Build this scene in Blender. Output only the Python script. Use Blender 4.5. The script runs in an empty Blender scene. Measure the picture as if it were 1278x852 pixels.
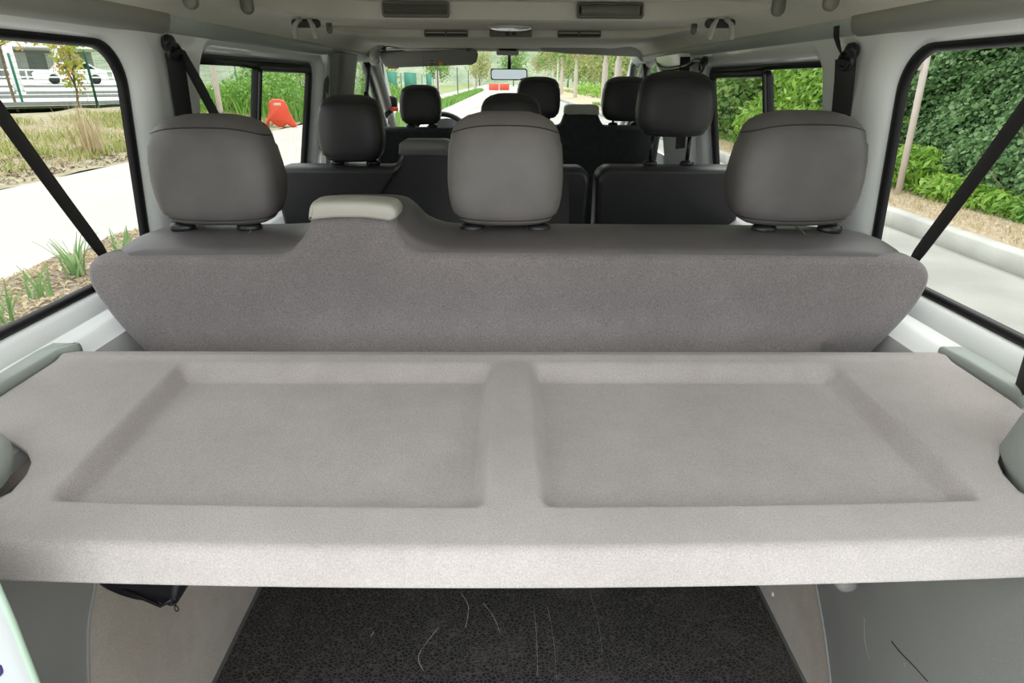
import bpy, bmesh, math, random
import numpy as np
from mathutils import Vector, Matrix, noise
R = random.Random(7)
SC = bpy.context.scene
COL = SC.collection
PI = math.pi

# ------------------------------------------------------------------ helpers
def link(o): COL.objects.link(o); return o
def tag(o, label=None, cat=None, group=None, kind=None):
    if label: o['label'] = label
    if cat: o['category'] = cat
    if group: o['group'] = group
    if kind: o['kind'] = kind
    return o
def thing(name, label, cat, loc=(0, 0, 0), group=None):
    o = link(bpy.data.objects.new(name, None)); o.location = loc; o.empty_display_size = .05
    return tag(o, label, cat, group)
def finish(name, me, m, parent=None, smooth=True, bevel=0, kind=None):
    if m is not None and not me.materials:
        for q in (m if isinstance(m, (list, tuple)) else [m]): me.materials.append(q)
    if smooth: me.polygons.foreach_set('use_smooth', [True]*len(me.polygons))
    me.update()
    o = link(bpy.data.objects.new(name, me))
    if parent is not None:
        o.parent = parent
        # geometry is written in world coordinates: undo the parents' offsets
        p, off = parent, Vector((0, 0, 0))
        while p is not None: off += p.location; p = p.parent
        me.transform(Matrix.Translation(-off))
    if bevel:
        b = o.modifiers.new('b', 'BEVEL'); b.width = bevel; b.segments = 3; b.limit_method = 'ANGLE'; b.angle_limit = .6
        w = o.modifiers.new('w', 'WEIGHTED_NORMAL'); w.keep_sharp = True
    if kind: o['kind'] = kind
    return o
def mesh_of(bm, name='m', normals=True):
    if normals: bmesh.ops.recalc_face_normals(bm, faces=bm.faces)
    me = bpy.data.meshes.new(name); bm.to_mesh(me); bm.free(); return me
def obj(name, bm, m, parent=None, **k): return finish(name, mesh_of(bm, name), m, parent, **k)
def pyobj(name, v, f, m, parent=None, **k):
    me = bpy.data.meshes.new(name); me.from_pydata([tuple(a) for a in v], [], f)
    return finish(name, me, m, parent, **k)

def box(bm, x0, x1, y0, y1, z0, z1, rot=None, at=None):
    vs = [bm.verts.new((x, y, z)) for x in (x0, x1) for y in (y0, y1) for z in (z0, z1)]
    for f in ((0,1,3,2),(4,6,7,5),(0,4,5,1),(2,3,7,6),(0,2,6,4),(1,5,7,3)): bm.faces.new([vs[i] for i in f])
    if rot is not None: bmesh.ops.rotate(bm, verts=vs, cent=at or (0,0,0), matrix=rot)
    return vs
def rings(bm, rs, cap=True, close=True):
    """loft between rings of equal length"""
    L = [[bm.verts.new(p) for p in r] for r in rs]
    n = len(L[0])
    for a, b in zip(L, L[1:]):
        for i in range(n if close else n-1):
            j = (i+1) % n
            bm.faces.new((a[i], a[j], b[j], b[i]))
    if cap:
        bm.faces.new(L[0][::-1]); bm.faces.new(L[-1])
    return L
def smooth_path(pts, n=8, closed=False):
    P = [Vector(p) for p in pts]; out = []
    N = len(P)
    for i in range(N if closed else N-1):
        if closed: a, b, c, d = P[(i-1) % N], P[i], P[(i+1) % N], P[(i+2) % N]
        else: a, b, c, d = P[max(i-1, 0)], P[i], P[i+1], P[min(i+2, N-1)]
        for k in range(n):
            t = k/n
            out.append(.5*((2*b)+(c-a)*t+(2*a-5*b+4*c-d)*t*t+(3*b-a-3*c+d)*t*t*t))
    if not closed: out.append(P[-1])
    return out
def tube(bm, pts, r, n=10, cap=True, flat=None):
    """tube along pts; r number or list; flat=(width, thickness, normal)"""
    P = [Vector(p) for p in pts]; rs = []
    up = None
    for i, p in enumerate(P):
        t = (P[min(i+1, len(P)-1)]-P[max(i-1, 0)]).normalized()
        if up is None:
            up = Vector((0, 0, 1)) if abs(t.z) < .9 else Vector((0, 1, 0))
        s = t.cross(up).normalized(); up = s.cross(t).normalized()
        rr = r[i] if isinstance(r, (list, tuple)) else r
        rs.append([p+s*math.cos(2*PI*k/n)*rr+up*math.sin(2*PI*k/n)*rr for k in range(n)])
    rings(bm, rs, cap)
def strap(bm, pts, w, th, nrm):
    """flat webbing along pts, nrm = normal of its face"""
    P = [Vector(p) for p in pts]; N = Vector(nrm).normalized(); rs = []
    for i, p in enumerate(P):
        t = (P[min(i+1, len(P)-1)]-P[max(i-1, 0)]).normalized()
        s = t.cross(N).normalized(); n2 = s.cross(t).normalized()
        rs.append([p+s*w/2+n2*th*.2, p+s*w/2*.92+n2*th/2, p+s*w*.3+n2*th*.5, p+s*w*.28+n2*th*.35, p-s*w*.28+n2*th*.35, p-s*w*.3+n2*th*.5, p-s*w/2*.92+n2*th/2, p-s*w/2+n2*th*.2,
                   p-s*w/2*.92-n2*th/2, p+s*w/2*.92-n2*th/2])
    rings(bm, rs)
def rrect(x0, x1, z0, z1, r, n=6):
    """rounded rectangle, r number or 4 radii (bl, br, tr, tl)"""
    r = [r]*4 if not isinstance(r, (list, tuple)) else r
    out = []
    for (cx, cz, a0), q in zip(((x0, z0, PI), (x1, z0, 1.5*PI), (x1, z1, 0), (x0, z1, .5*PI)), r):
        sx = 1 if cx == x0 else -1; sz = 1 if cz == z0 else -1
        for k in range(n+1):
            a = a0+k/n*PI/2
            out.append((cx+sx*q+math.cos(a)*q, cz+sz*q+math.sin(a)*q))
    return out
def resample(o, n):
    P = [Vector((a[0], a[1])) for a in o]; P.append(P[0]); d = [0]
    for a, b in zip(P, P[1:]): d.append(d[-1]+(b-a).length)
    out = []; j = 0
    for k in range(n):
        s = d[-1]*k/n
        while d[j+1] < s: j += 1
        t = (s-d[j])/max(d[j+1]-d[j], 1e-9); q = P[j].lerp(P[j+1], t); out.append((q.x, q.y))
    return out
def inset(o, a):
    n = len(o); A = sum(o[i][0]*o[(i+1) % n][1]-o[(i+1) % n][0]*o[i][1] for i in range(n)); s = 1 if A > 0 else -1
    out = []
    for i in range(n):
        p, q = Vector(o[i-1]), Vector(o[(i+1) % n]); t = (q-p).normalized()
        out.append((o[i][0]-s*t.y*a, o[i][1]+s*t.x*a))
    return out
def slab(bm, outline, prof, plane='xz', warp=None):
    """outline in a plane, prof = [(inset, depth), ...] from one face to the other"""
    rs = []
    for a, y in prof:
        o = inset(outline, a) if a else outline
        r = []
        for u, v in o:
            p = {'xz': (u, y, v), 'yz': (y, u, v), 'xy': (u, v, y)}[plane]
            r.append(warp(*p) if warp else p)
        rs.append(r)
    rings(bm, rs)
def lerp(a, b, t): return a+(b-a)*t
def sstep(t): t = max(0., min(1., t)); return t*t*(3-2*t)
def interp(x, xs, ys): return float(np.interp(x, xs, ys))

# ------------------------------------------------------------------ materials
def nodes(name):
    m = bpy.data.materials.new(name); m.use_nodes = True; nt = m.node_tree
    return m, nt, nt.nodes['Principled BSDF']
def setin(b, **k):
    for a, v in k.items():
        b.inputs[a.replace('_', ' ')].default_value = v
def c4(c): return (c[0], c[1], c[2], 1)
def mat(name, col, rough=.5, metal=0, bump=0, bscale=200, var=0, vscale=4, spec=.5, coat=0, sheen=0, col2=None, detail=3, bdist=.002, stretch=None):
    m, nt, b = nodes(name); N = nt.nodes.new; Lk = nt.links.new
    b.inputs['Base Color'].default_value = c4(col); setin(b, Roughness=rough, Metallic=metal)
    b.inputs['Specular IOR Level'].default_value = spec
    b.inputs['Coat Weight'].default_value = coat
    if sheen: b.inputs['Sheen Weight'].default_value = sheen; b.inputs['Sheen Roughness'].default_value = .5
    tc = N('ShaderNodeTexCoord'); src = tc.outputs['Object']
    if stretch:
        mp = N('ShaderNodeMapping'); mp.inputs['Scale'].default_value = stretch; Lk(src, mp.inputs[0]); src = mp.outputs[0]
    if var or col2:
        n = N('ShaderNodeTexNoise'); n.inputs['Scale'].default_value = vscale; n.inputs['Detail'].default_value = detail; Lk(src, n.inputs[0])
        r = N('ShaderNodeValToRGB'); Lk(n.outputs[0], r.inputs[0])
        c2 = col2 or tuple(min(1, q*(1+var)) for q in col); c1 = col if col2 else tuple(q*(1-var) for q in col)
        r.color_ramp.elements[0].position = .32; r.color_ramp.elements[1].position = .68
        r.color_ramp.elements[0].color = c4(c1); r.color_ramp.elements[1].color = c4(c2)
        Lk(r.outputs[0], b.inputs['Base Color'])
    if bump:
        n = N('ShaderNodeTexNoise'); n.inputs['Scale'].default_value = bscale; n.inputs['Detail'].default_value = 4; Lk(src, n.inputs[0])
        bp = N('ShaderNodeBump'); bp.inputs['Strength'].default_value = bump; bp.inputs['Distance'].default_value = bdist
        Lk(n.outputs[0], bp.inputs['Height']); Lk(bp.outputs[0], b.inputs['Normal'])
    return m
def carpet(name, col, stain, fine=420, mott=.16):
    """short felt pile: fine fibre noise, soft mottling and faint stains"""
    m, nt, b = nodes(name); N = nt.nodes.new; Lk = nt.links.new
    tc = N('ShaderNodeTexCoord').outputs['Object']
    def nz(sc, det=3, ro=.6):
        n = N('ShaderNodeTexNoise'); n.inputs['Scale'].default_value = sc; n.inputs['Detail'].default_value = det; n.inputs['Roughness'].default_value = ro; Lk(tc, n.inputs[0]); return n
    def ramp(src, p0, p1, a, c):
        r = N('ShaderNodeValToRGB'); r.color_ramp.elements[0].position = p0; r.color_ramp.elements[1].position = p1
        r.color_ramp.elements[0].color = c4(a); r.color_ramp.elements[1].color = c4(c); Lk(src, r.inputs[0]); return r
    def mul(a, c, f=1):
        x = N('ShaderNodeMix'); x.data_type = 'RGBA'; x.blend_type = 'MULTIPLY'; x.inputs[0].default_value = f
        Lk(a, x.inputs[6]); Lk(c, x.inputs[7]); return x.outputs[2]
    fib = ramp(nz(fine, 4).outputs[0], .3, .7, tuple(q*(1-mott) for q in col), tuple(min(1, q*(1+mott)) for q in col))
    med = ramp(nz(30, 5).outputs[0], .3, .75, (.93, .93, .93), (1, 1, 1))
    big = ramp(nz(3.3, 4).outputs[0], .42, .62, (1, 1, 1), stain)
    out = mul(mul(fib.outputs[0], med.outputs[0]), big.outputs[0])
    Lk(out, b.inputs['Base Color'])
    setin(b, Roughness=1.0); b.inputs['Specular IOR Level'].default_value = .1
    b.inputs['Sheen Weight'].default_value = .25
    bp = N('ShaderNodeBump'); bp.inputs['Strength'].default_value = .75; bp.inputs['Distance'].default_value = .0022
    Lk(nz(fine*.7, 5, .7).outputs[0], bp.inputs['Height']); Lk(bp.outputs[0], b.inputs['Normal'])
    return m
def leather(name, col, rough=.42, scuff=False):
    m, nt, b = nodes(name); N = nt.nodes.new; Lk = nt.links.new
    tc = N('ShaderNodeTexCoord').outputs['Object']
    v = N('ShaderNodeTexVoronoi'); v.inputs['Scale'].default_value = 520; v.feature = 'DISTANCE_TO_EDGE'; Lk(tc, v.inputs[0])
    n = N('ShaderNodeTexNoise'); n.inputs['Scale'].default_value = 14; n.inputs['Detail'].default_value = 5; Lk(tc, n.inputs[0])
    r = N('ShaderNodeValToRGB'); Lk(n.outputs[0], r.inputs[0])
    r.color_ramp.elements[0].position = .3; r.color_ramp.elements[1].position = .75
    r.color_ramp.elements[0].color = c4(tuple(q*.88 for q in col)); r.color_ramp.elements[1].color = c4(tuple(q*1.15 for q in col))
    Lk(r.outputs[0], b.inputs['Base Color'])
    setin(b, Roughness=rough); b.inputs['Specular IOR Level'].default_value = .5
    bp = N('ShaderNodeBump'); bp.inputs['Strength'].default_value = .35; bp.inputs['Distance'].default_value = .0006
    Lk(v.outputs['Distance'], bp.inputs['Height']); Lk(bp.outputs[0], b.inputs['Normal'])
    return m
def leafmat(name, cols, trans=.35, rough=.6):
    """each leaf island takes its own tint"""
    m, nt, b = nodes(name); N = nt.nodes.new; Lk = nt.links.new
    g = N('ShaderNodeNewGeometry'); r = N('ShaderNodeValToRGB'); Lk(g.outputs['Random Per Island'], r.inputs[0])
    e = r.color_ramp.elements
    while len(e) < len(cols): e.new(.5)
    for i, c in enumerate(cols): e[i].position = i/(len(cols)-1); e[i].color = c4(c)
    Lk(r.outputs[0], b.inputs['Base Color']); setin(b, Roughness=rough); b.inputs['Specular IOR Level'].default_value = .3
    t = N('ShaderNodeBsdfTranslucent'); Lk(r.outputs[0], t.inputs[0])
    mx = N('ShaderNodeMixShader'); mx.inputs[0].default_value = trans
    Lk(b.outputs[0], mx.inputs[1]); Lk(t.outputs[0], mx.inputs[2]); Lk(mx.outputs[0], nt.nodes['Material Output'].inputs[0])
    return m
def glassmat(name, tint=(.8, .86, .84)):
    m = bpy.data.materials.new(name); m.use_nodes = True; nt = m.node_tree; nt.nodes.clear(); N = nt.nodes.new; Lk = nt.links.new
    o = N('ShaderNodeOutputMaterial'); t = N('ShaderNodeBsdfTransparent'); t.inputs[0].default_value = c4(tint)
    g = N('ShaderNodeBsdfGlossy'); g.inputs['Roughness'].default_value = .02; g.inputs[0].default_value = (.9, .9, .9, 1)
    f = N('ShaderNodeLayerWeight'); f.inputs[0].default_value = .5
    pw = N('ShaderNodeMath'); pw.operation = 'POWER'; pw.inputs[1].default_value = 5; Lk(f.outputs['Facing'], pw.inputs[0])
    ma = N('ShaderNodeMath'); ma.operation = 'MULTIPLY_ADD'; ma.inputs[1].default_value = .5; ma.inputs[2].default_value = .02; Lk(pw.outputs[0], ma.inputs[0])
    mx = N('ShaderNodeMixShader'); Lk(ma.outputs[0], mx.inputs[0]); Lk(t.outputs[0], mx.inputs[1]); Lk(g.outputs[0], mx.inputs[2]); Lk(mx.outputs[0], o.inputs[0])
    return m
def rubbermat():
    m, nt, b = nodes('pebbled_rubber'); N = nt.nodes.new; Lk = nt.links.new
    tc = N('ShaderNodeTexCoord').outputs['Object']
    mp = N('ShaderNodeMapping'); mp.inputs['Scale'].default_value = (1, 1.5, 1); Lk(tc, mp.inputs[0])
    wn = N('ShaderNodeTexNoise'); wn.inputs['Scale'].default_value = 60; Lk(mp.outputs[0], wn.inputs[0])
    va = N('ShaderNodeVectorMath'); va.operation = 'MULTIPLY_ADD'; Lk(wn.outputs[1], va.inputs[0]); va.inputs[1].default_value = (.006, .006, 0); Lk(mp.outputs[0], va.inputs[2])
    v = N('ShaderNodeTexVoronoi'); v.feature = 'DISTANCE_TO_EDGE'; v.inputs['Scale'].default_value = 105; Lk(va.outputs[0], v.inputs[0])
    r = N('ShaderNodeValToRGB'); Lk(v.outputs['Distance'], r.inputs[0])
    r.color_ramp.elements[0].position = .02; r.color_ramp.elements[0].color = (.105, .097, .092, 1)
    r.color_ramp.elements[1].position = .16; r.color_ramp.elements[1].color = (.014, .0135, .014, 1)
    # dusty scuffs with a shape of their own
    n = N('ShaderNodeTexNoise'); n.inputs['Scale'].default_value = 5; n.inputs['Detail'].default_value = 7; n.inputs['Roughness'].default_value = .65; Lk(tc, n.inputs[0])
    r2 = N('ShaderNodeValToRGB'); Lk(n.outputs[0], r2.inputs[0]); r2.color_ramp.elements[0].position = .52; r2.color_ramp.elements[1].position = .75
    r2.color_ramp.elements[0].color = (0, 0, 0, 1); r2.color_ramp.elements[1].color = (.5, .5, .5, 1)
    mx = N('ShaderNodeMix'); mx.data_type = 'RGBA'; Lk(r2.outputs[0], mx.inputs[0]); Lk(r.outputs[0], mx.inputs[6]); mx.inputs[7].default_value = (.15, .14, .13, 1)
    Lk(mx.outputs[2], b.inputs['Base Color']); setin(b, Roughness=.6)
    bp = N('ShaderNodeBump'); bp.inputs['Strength'].default_value = .8; bp.inputs['Distance'].default_value = .0015; Lk(v.outputs['Distance'], bp.inputs['Height'])
    Lk(bp.outputs[0], b.inputs['Normal'])
    return m

M = dict(
    carpet=carpet('shelf_carpet', (.525, .487, .470), (.88, .87, .87), 620, .2),
    backcarpet=carpet('seatback_carpet', (.265, .241, .243), (.88, .88, .88), 380, .26),
    sidecarpet=carpet('side_carpet', (.50, .455, .39), (.80, .77, .74), 380, .12),
    leather=leather('leatherette_rear_lit', (.120, .111, .112)),  # same leatherette as the other rows, coloured lighter for the rear daylight
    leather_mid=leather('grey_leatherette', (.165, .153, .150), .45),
    leather_dark=leather('leatherette_shaded', (.032, .032, .034), .4),  # same leatherette as the rear row, coloured darker for the dimmer rows
    seatfabric=mat('dark_seat_fabric', (.035, .042, .044), .9, bump=.3, bscale=500, var=.15, vscale=40),
    beige=mat('beige_plastic', (.50, .49, .44), .4, bump=.1, bscale=300),
    greycap=mat('grey_plastic_cap', (.16, .16, .155), .4),
    headliner=mat('headliner_fabric', (.74, .71, .63), .95, bump=.2, bscale=500, var=.04, vscale=6),
    paint=mat('painted_metal', (.88, .90, .89), .3, coat=.3, var=.02, vscale=3),
    greytrim=mat('grey_green_plastic', (.36, .40, .37), .5, bump=.15, bscale=700),
    lowtrim=mat('grey_moulded_plastic', (.27, .275, .26), .5, bump=.15, bscale=700, var=.05, vscale=5),
    darktrim=mat('dark_grey_trim', (.10, .105, .10), .55), railtrim=mat('rail_grey_plastic', (.30, .30, .27), .55),
    pillar=mat('pillar_grey', (.22, .225, .20), .6), ltrim=mat('light_pillar_trim', (.48, .48, .45), .6, bump=.1, bscale=500),
    black=mat('black_rubber', (.010, .010, .011), .45),
    blackpl=mat('black_plastic', (.014, .014, .016), .3),
    belt=mat('belt_webbing', (.022, .020, .022), .7, bump=.4, bscale=900, bdist=.001),
    chrome=mat('polished_post_metal', (.25, .25, .25), .2, metal=1),
    steel=mat('black_post_metal', (.02, .02, .022), .22, metal=.3),
    rubber=rubbermat(),
    visor=mat('visor_vinyl', (.30, .30, .28), .7, bump=.15, bscale=400),
    vent=mat('vent_plastic', (.17, .165, .14), .5),
    ventdark=mat('vent_slot_dark', (.04, .04, .038), .6),
    lamp=mat('lamp_lens', (.75, .75, .73), .2),
    yellow=mat('yellow_sticker', (.75, .45, .05), .5),
    orange=mat('orange_plastic', (.85, .10, .045), .45),
    orangey=mat('orange_sticker', (.8, .2, .06), .45),
    redpl=mat('red_plastic', (.80, .12, .07), .5),
    mirror=mat('mirror_glass', (.25, .28, .28), .03, metal=1),
    bag=mat('black_nylon', (.012, .012, .016), .45, bump=.3, bscale=300),
    purple=mat('purple_ink', (.03, .01, .12), .5),
    scr=mat('scuff_grey', (.40, .38, .35), .7),
    glass=glassmat('side_glass', (.605, .615, .59)), wglass=glassmat('windscreen_glass', (.70, .72, .69)),
    asphalt=mat('pale_asphalt', (.42, .42, .385), .9, bump=.4, bscale=40, bdist=.01, var=.14, vscale=1.2, detail=8),
    gravel=mat('pale_gravel', (.55, .53, .48), .95, bump=.5, bscale=18, bdist=.03, var=.22, vscale=2.5, detail=9),
    path=mat('cream_paving', (.56, .525, .485), .85, var=.04, vscale=.5, bump=.15, bscale=60, bdist=.004),
    kerb=mat('kerb_concrete', (.54, .54, .50), .85, var=.16, vscale=1.6, bump=.3, bscale=30, bdist=.006, detail=8),
    mulch=mat('wood_mulch', (.17, .12, .085), 1, bump=1, bscale=28, bdist=.04, col2=(.46, .38, .30), vscale=26, detail=7),
    drygrass=mat('dry_ground', (.42, .33, .21), 1, bump=1, bscale=25, bdist=.03, col2=(.66, .56, .42), vscale=14, detail=8),
    verge=mat('verge_soil', (.30, .27, .16), 1, bump=1, bscale=12, bdist=.05, col2=(.50, .45, .32), vscale=5, detail=9),
    lawn=mat('field_green', (.16, .24, .07), 1, col2=(.34, .36, .16), vscale=.6, detail=9, bump=.6, bscale=5, bdist=.1),
    hill=mat('far_hill_green', (.20, .27, .17), 1, col2=(.38, .42, .30), vscale=.09, detail=9, bump=1, bscale=.3, bdist=2),
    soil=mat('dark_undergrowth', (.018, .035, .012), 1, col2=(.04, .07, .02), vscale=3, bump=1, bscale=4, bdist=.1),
    ivyleaf=leafmat('ivy_leaf', [(.05, .12, .04), (.11, .23, .075), (.20, .36, .13), (.36, .54, .27)]),
    brightleaf=leafmat('bright_leaf', [(.14, .30, .03), (.26, .48, .06), (.40, .64, .12), (.50, .72, .22)]),
    treeleaf=leafmat('tree_leaf', [(.07, .20, .03), (.16, .34, .07), (.32, .46, .12), (.45, .55, .22)]),
    oliveleaf=leafmat('pale_tree_leaf', [(.24, .30, .10), (.42, .46, .18), (.58, .58, .30), (.50, .42, .20)]),
    autumnleaf=leafmat('autumn_leaf', [(.30, .42, .05), (.50, .60, .10), (.62, .30, .12), (.55, .62, .15)]),
    blade=leafmat('grass_blade', [(.20, .34, .06), (.40, .48, .12), (.62, .60, .28), (.74, .62, .42)]),
    lush=leafmat('lush_blade', [(.10, .28, .05), (.22, .44, .08), (.40, .58, .16)]),
    straw=leafmat('straw_blade', [(.55, .42, .26), (.72, .60, .42), (.60, .52, .30), (.78, .70, .55)]),
    iris=leafmat('iris_blade', [(.18, .36, .12), (.32, .50, .22), (.50, .64, .38)]),
    bark=mat('bark', (.22, .17, .12), .95, bump=.6, bscale=20, bdist=.02, var=.2, vscale=8),
    guard=mat('pink_white_trunk_wrap', (.62, .54, .48), .85, var=.06, vscale=5),
    fencegreen=mat('green_fence_paint', (.01, .16, .09), .45), screen=mat('green_screen_panel', (.02, .22, .15), .7),
    whitepaint=mat('white_paint', (.85, .86, .86), .5), bluepaint=mat('blue_paint', (.03, .20, .55), .4),
    concrete=mat('parking_concrete', (.74, .74, .72), .85, var=.05, vscale=.3), kerbshadow=mat('parking_kerb_shadow', (.22, .24, .22), .8),
    roofwhite=mat('canopy_white', (.88, .87, .86), .6), terracotta=mat('fascia_red', (.55, .22, .16), .7), shade=mat('building_wall_grey', (.34, .36, .36), .8),
    carpaint=mat('white_car_paint', (.82, .83, .84), .25, coat=1), carglass=mat('dark_car_glass', (.02, .025, .03), .08),
    darkpost=mat('dark_steel_post', (.05, .055, .06), .5),
)

# ------------------------------------------------------------------ camera, world, light
cam = bpy.data.cameras.new('camera'); co = link(bpy.data.objects.new('camera', cam))
pitch, yaw, roll = math.atan(326/750), math.radians(-.55), math.radians(.3)
co.matrix_world = Matrix.Translation((0, 0, 1.15)) @ Matrix.Rotation(yaw, 4, 'Z') @ Matrix.Rotation(PI/2-pitch, 4, 'X') @ Matrix.Rotation(roll, 4, 'Z')
cam.sensor_width = 36; cam.lens = 750/1278*36; cam.clip_start = .02; cam.clip_end = 900
SC.camera = co
w = bpy.data.worlds.new('sky'); SC.world = w; w.use_nodes = True; nt = w.node_tree
bg = nt.nodes['Background']
tc = nt.nodes.new('ShaderNodeTexCoord'); sx = nt.nodes.new('ShaderNodeSeparateXYZ'); rp = nt.nodes.new('ShaderNodeValToRGB')
nt.links.new(tc.outputs['Generated'], sx.inputs[0]); nt.links.new(sx.outputs['Z'], rp.inputs[0]); nt.links.new(rp.outputs[0], bg.inputs[0])
rp.color_ramp.elements[0].position = 0; rp.color_ramp.elements[0].color = (.66, .68, .70, 1)
rp.color_ramp.elements[1].position = .75; rp.color_ramp.elements[1].color = (.94, .97, 1.0, 1)
bg.inputs[1].default_value = 1.35
sun = bpy.data.lights.new('sun', 'SUN'); so = link(bpy.data.objects.new('sun', sun)); sun.energy = .9; sun.angle = math.radians(25); sun.color = (1, .96, .9)
so.rotation_euler = (math.radians(32), 0, math.radians(150))
SC.view_settings.view_transform = 'Standard'; SC.view_settings.look = 'None'; SC.view_settings.gamma = 1
SC.view_settings.use_curve_mapping = False; SC.view_settings.exposure = 1.24
SC.cycles.max_bounces = 10; SC.cycles.diffuse_bounces = 6; SC.cycles.transparent_max_bounces = 16
SC.cycles.use_denoising = True; SC.cycles.caustics_reflective = False; SC.cycles.caustics_refractive = False
SC.cycles.sample_clamp_indirect = 8

# ================================================================== THE VAN SHELL
# ---- floor and mat
bm = bmesh.new(); box(bm, -.84, .84, .30, 4.6, -.06, -.006); obj('floor', bm, M['lowtrim'], smooth=False, kind='structure')
bm = bmesh.new()
slab(bm, rrect(-.603, .620, .32, 1.16, .02), [(0, -.004), (0, .0), (.002, .002)], 'xy')
mt = obj('rubber_mat', bm, M['rubber'], smooth=False)
tag(mt, 'black pebbled rubber mat with dusty scuffs on the load floor under the shelf', 'floor mat')
def scuff(pts, wd):
    P = smooth_path([(x, y, .0026) for x, y in pts], 6)
    for i in range(len(P)-1):
        a, b = P[i], P[i+1]; t = (b-a).normalized(); s = Vector((-t.y, t.x, 0))*wd*(.5+.5*noise.noise(a*90))
        bm.faces.new([bm.verts.new(a+s), bm.verts.new(a-s), bm.verts.new(b-s), bm.verts.new(b+s)])
for pts, wd in ((((.065, 1.07), (.068, .98), (.066, .88)), .0007), (((.098, 1.06), (.106, .96), (.105, .87)), .0007), (((.205, 1.1), (.212, 1.02), (.21, .93)), .0006),
                (((-.11, 1.10), (-.09, 1.06), (-.093, 1.0)), .0016), (((-.055, 1.07), (-.03, 1.03), (-.012, .98)), .0016), (((-.155, 1.0), (-.19, .93), (-.175, .89)), .0016), (((-.30, .99), (-.305, .975)), .002)):
    bm = bmesh.new(); scuff(pts, wd); obj('scratch', bm, M['scr'], mt, smooth=False)

# ---- side walls: a painted inner skin with two window openings, rounded reveals
def xprof(z):      # distance of the glass plane from the middle of the van
    return interp(z, [.0, .74, 1.24, 1.30], [.86, .852, .757, .74])
def window_outline(y0, y1, z0, z1, r, lean=0.0, n=9):
    o = rrect(y0, y1, z0, z1, r, n)
    return [(y+lean*(1.2-z)/.45, z) for y, z in o]
WIN = {'left': [window_outline(.50, 1.315, .752, 1.215, (.04, .05, .085, .06), .075),
                window_outline(1.585, 2.57, .752, 1.205, (.05, .05, .06, .04), 0)],
       'right': [window_outline(.46, 1.262, .758, 1.213, (.04, .05, .085, .06), .085),
                 window_outline(1.53, 2.47, .752, 1.195, (.05, .05, .06, .04), 0)]}
FRONTWIN = [(3.06, .80), (4.22, .80), (4.22, .90), (4.12, .97), (3.78, 1.225), (3.72, 1.245), (3.10, 1.245), (3.06, 1.22)]
def fill2d(outer, holes):
    cu = bpy.data.curves.new('t', 'CURVE'); cu.dimensions = '2D'; cu.fill_mode = 'BOTH'
    for pl in [outer]+holes:
        s = cu.splines.new('POLY'); s.points.add(len(pl)-1); s.use_cyclic_u = True
        for p, q in zip(s.points, pl): p.co = (q[0], q[1], 0, 1)
    o = bpy.data.objects.new('t', cu); link(o)
    dg = bpy.context.evaluated_depsgraph_get(); me = bpy.data.meshes.new_from_object(o.evaluated_get(dg))
    bpy.data.objects.remove(o); return me
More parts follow.
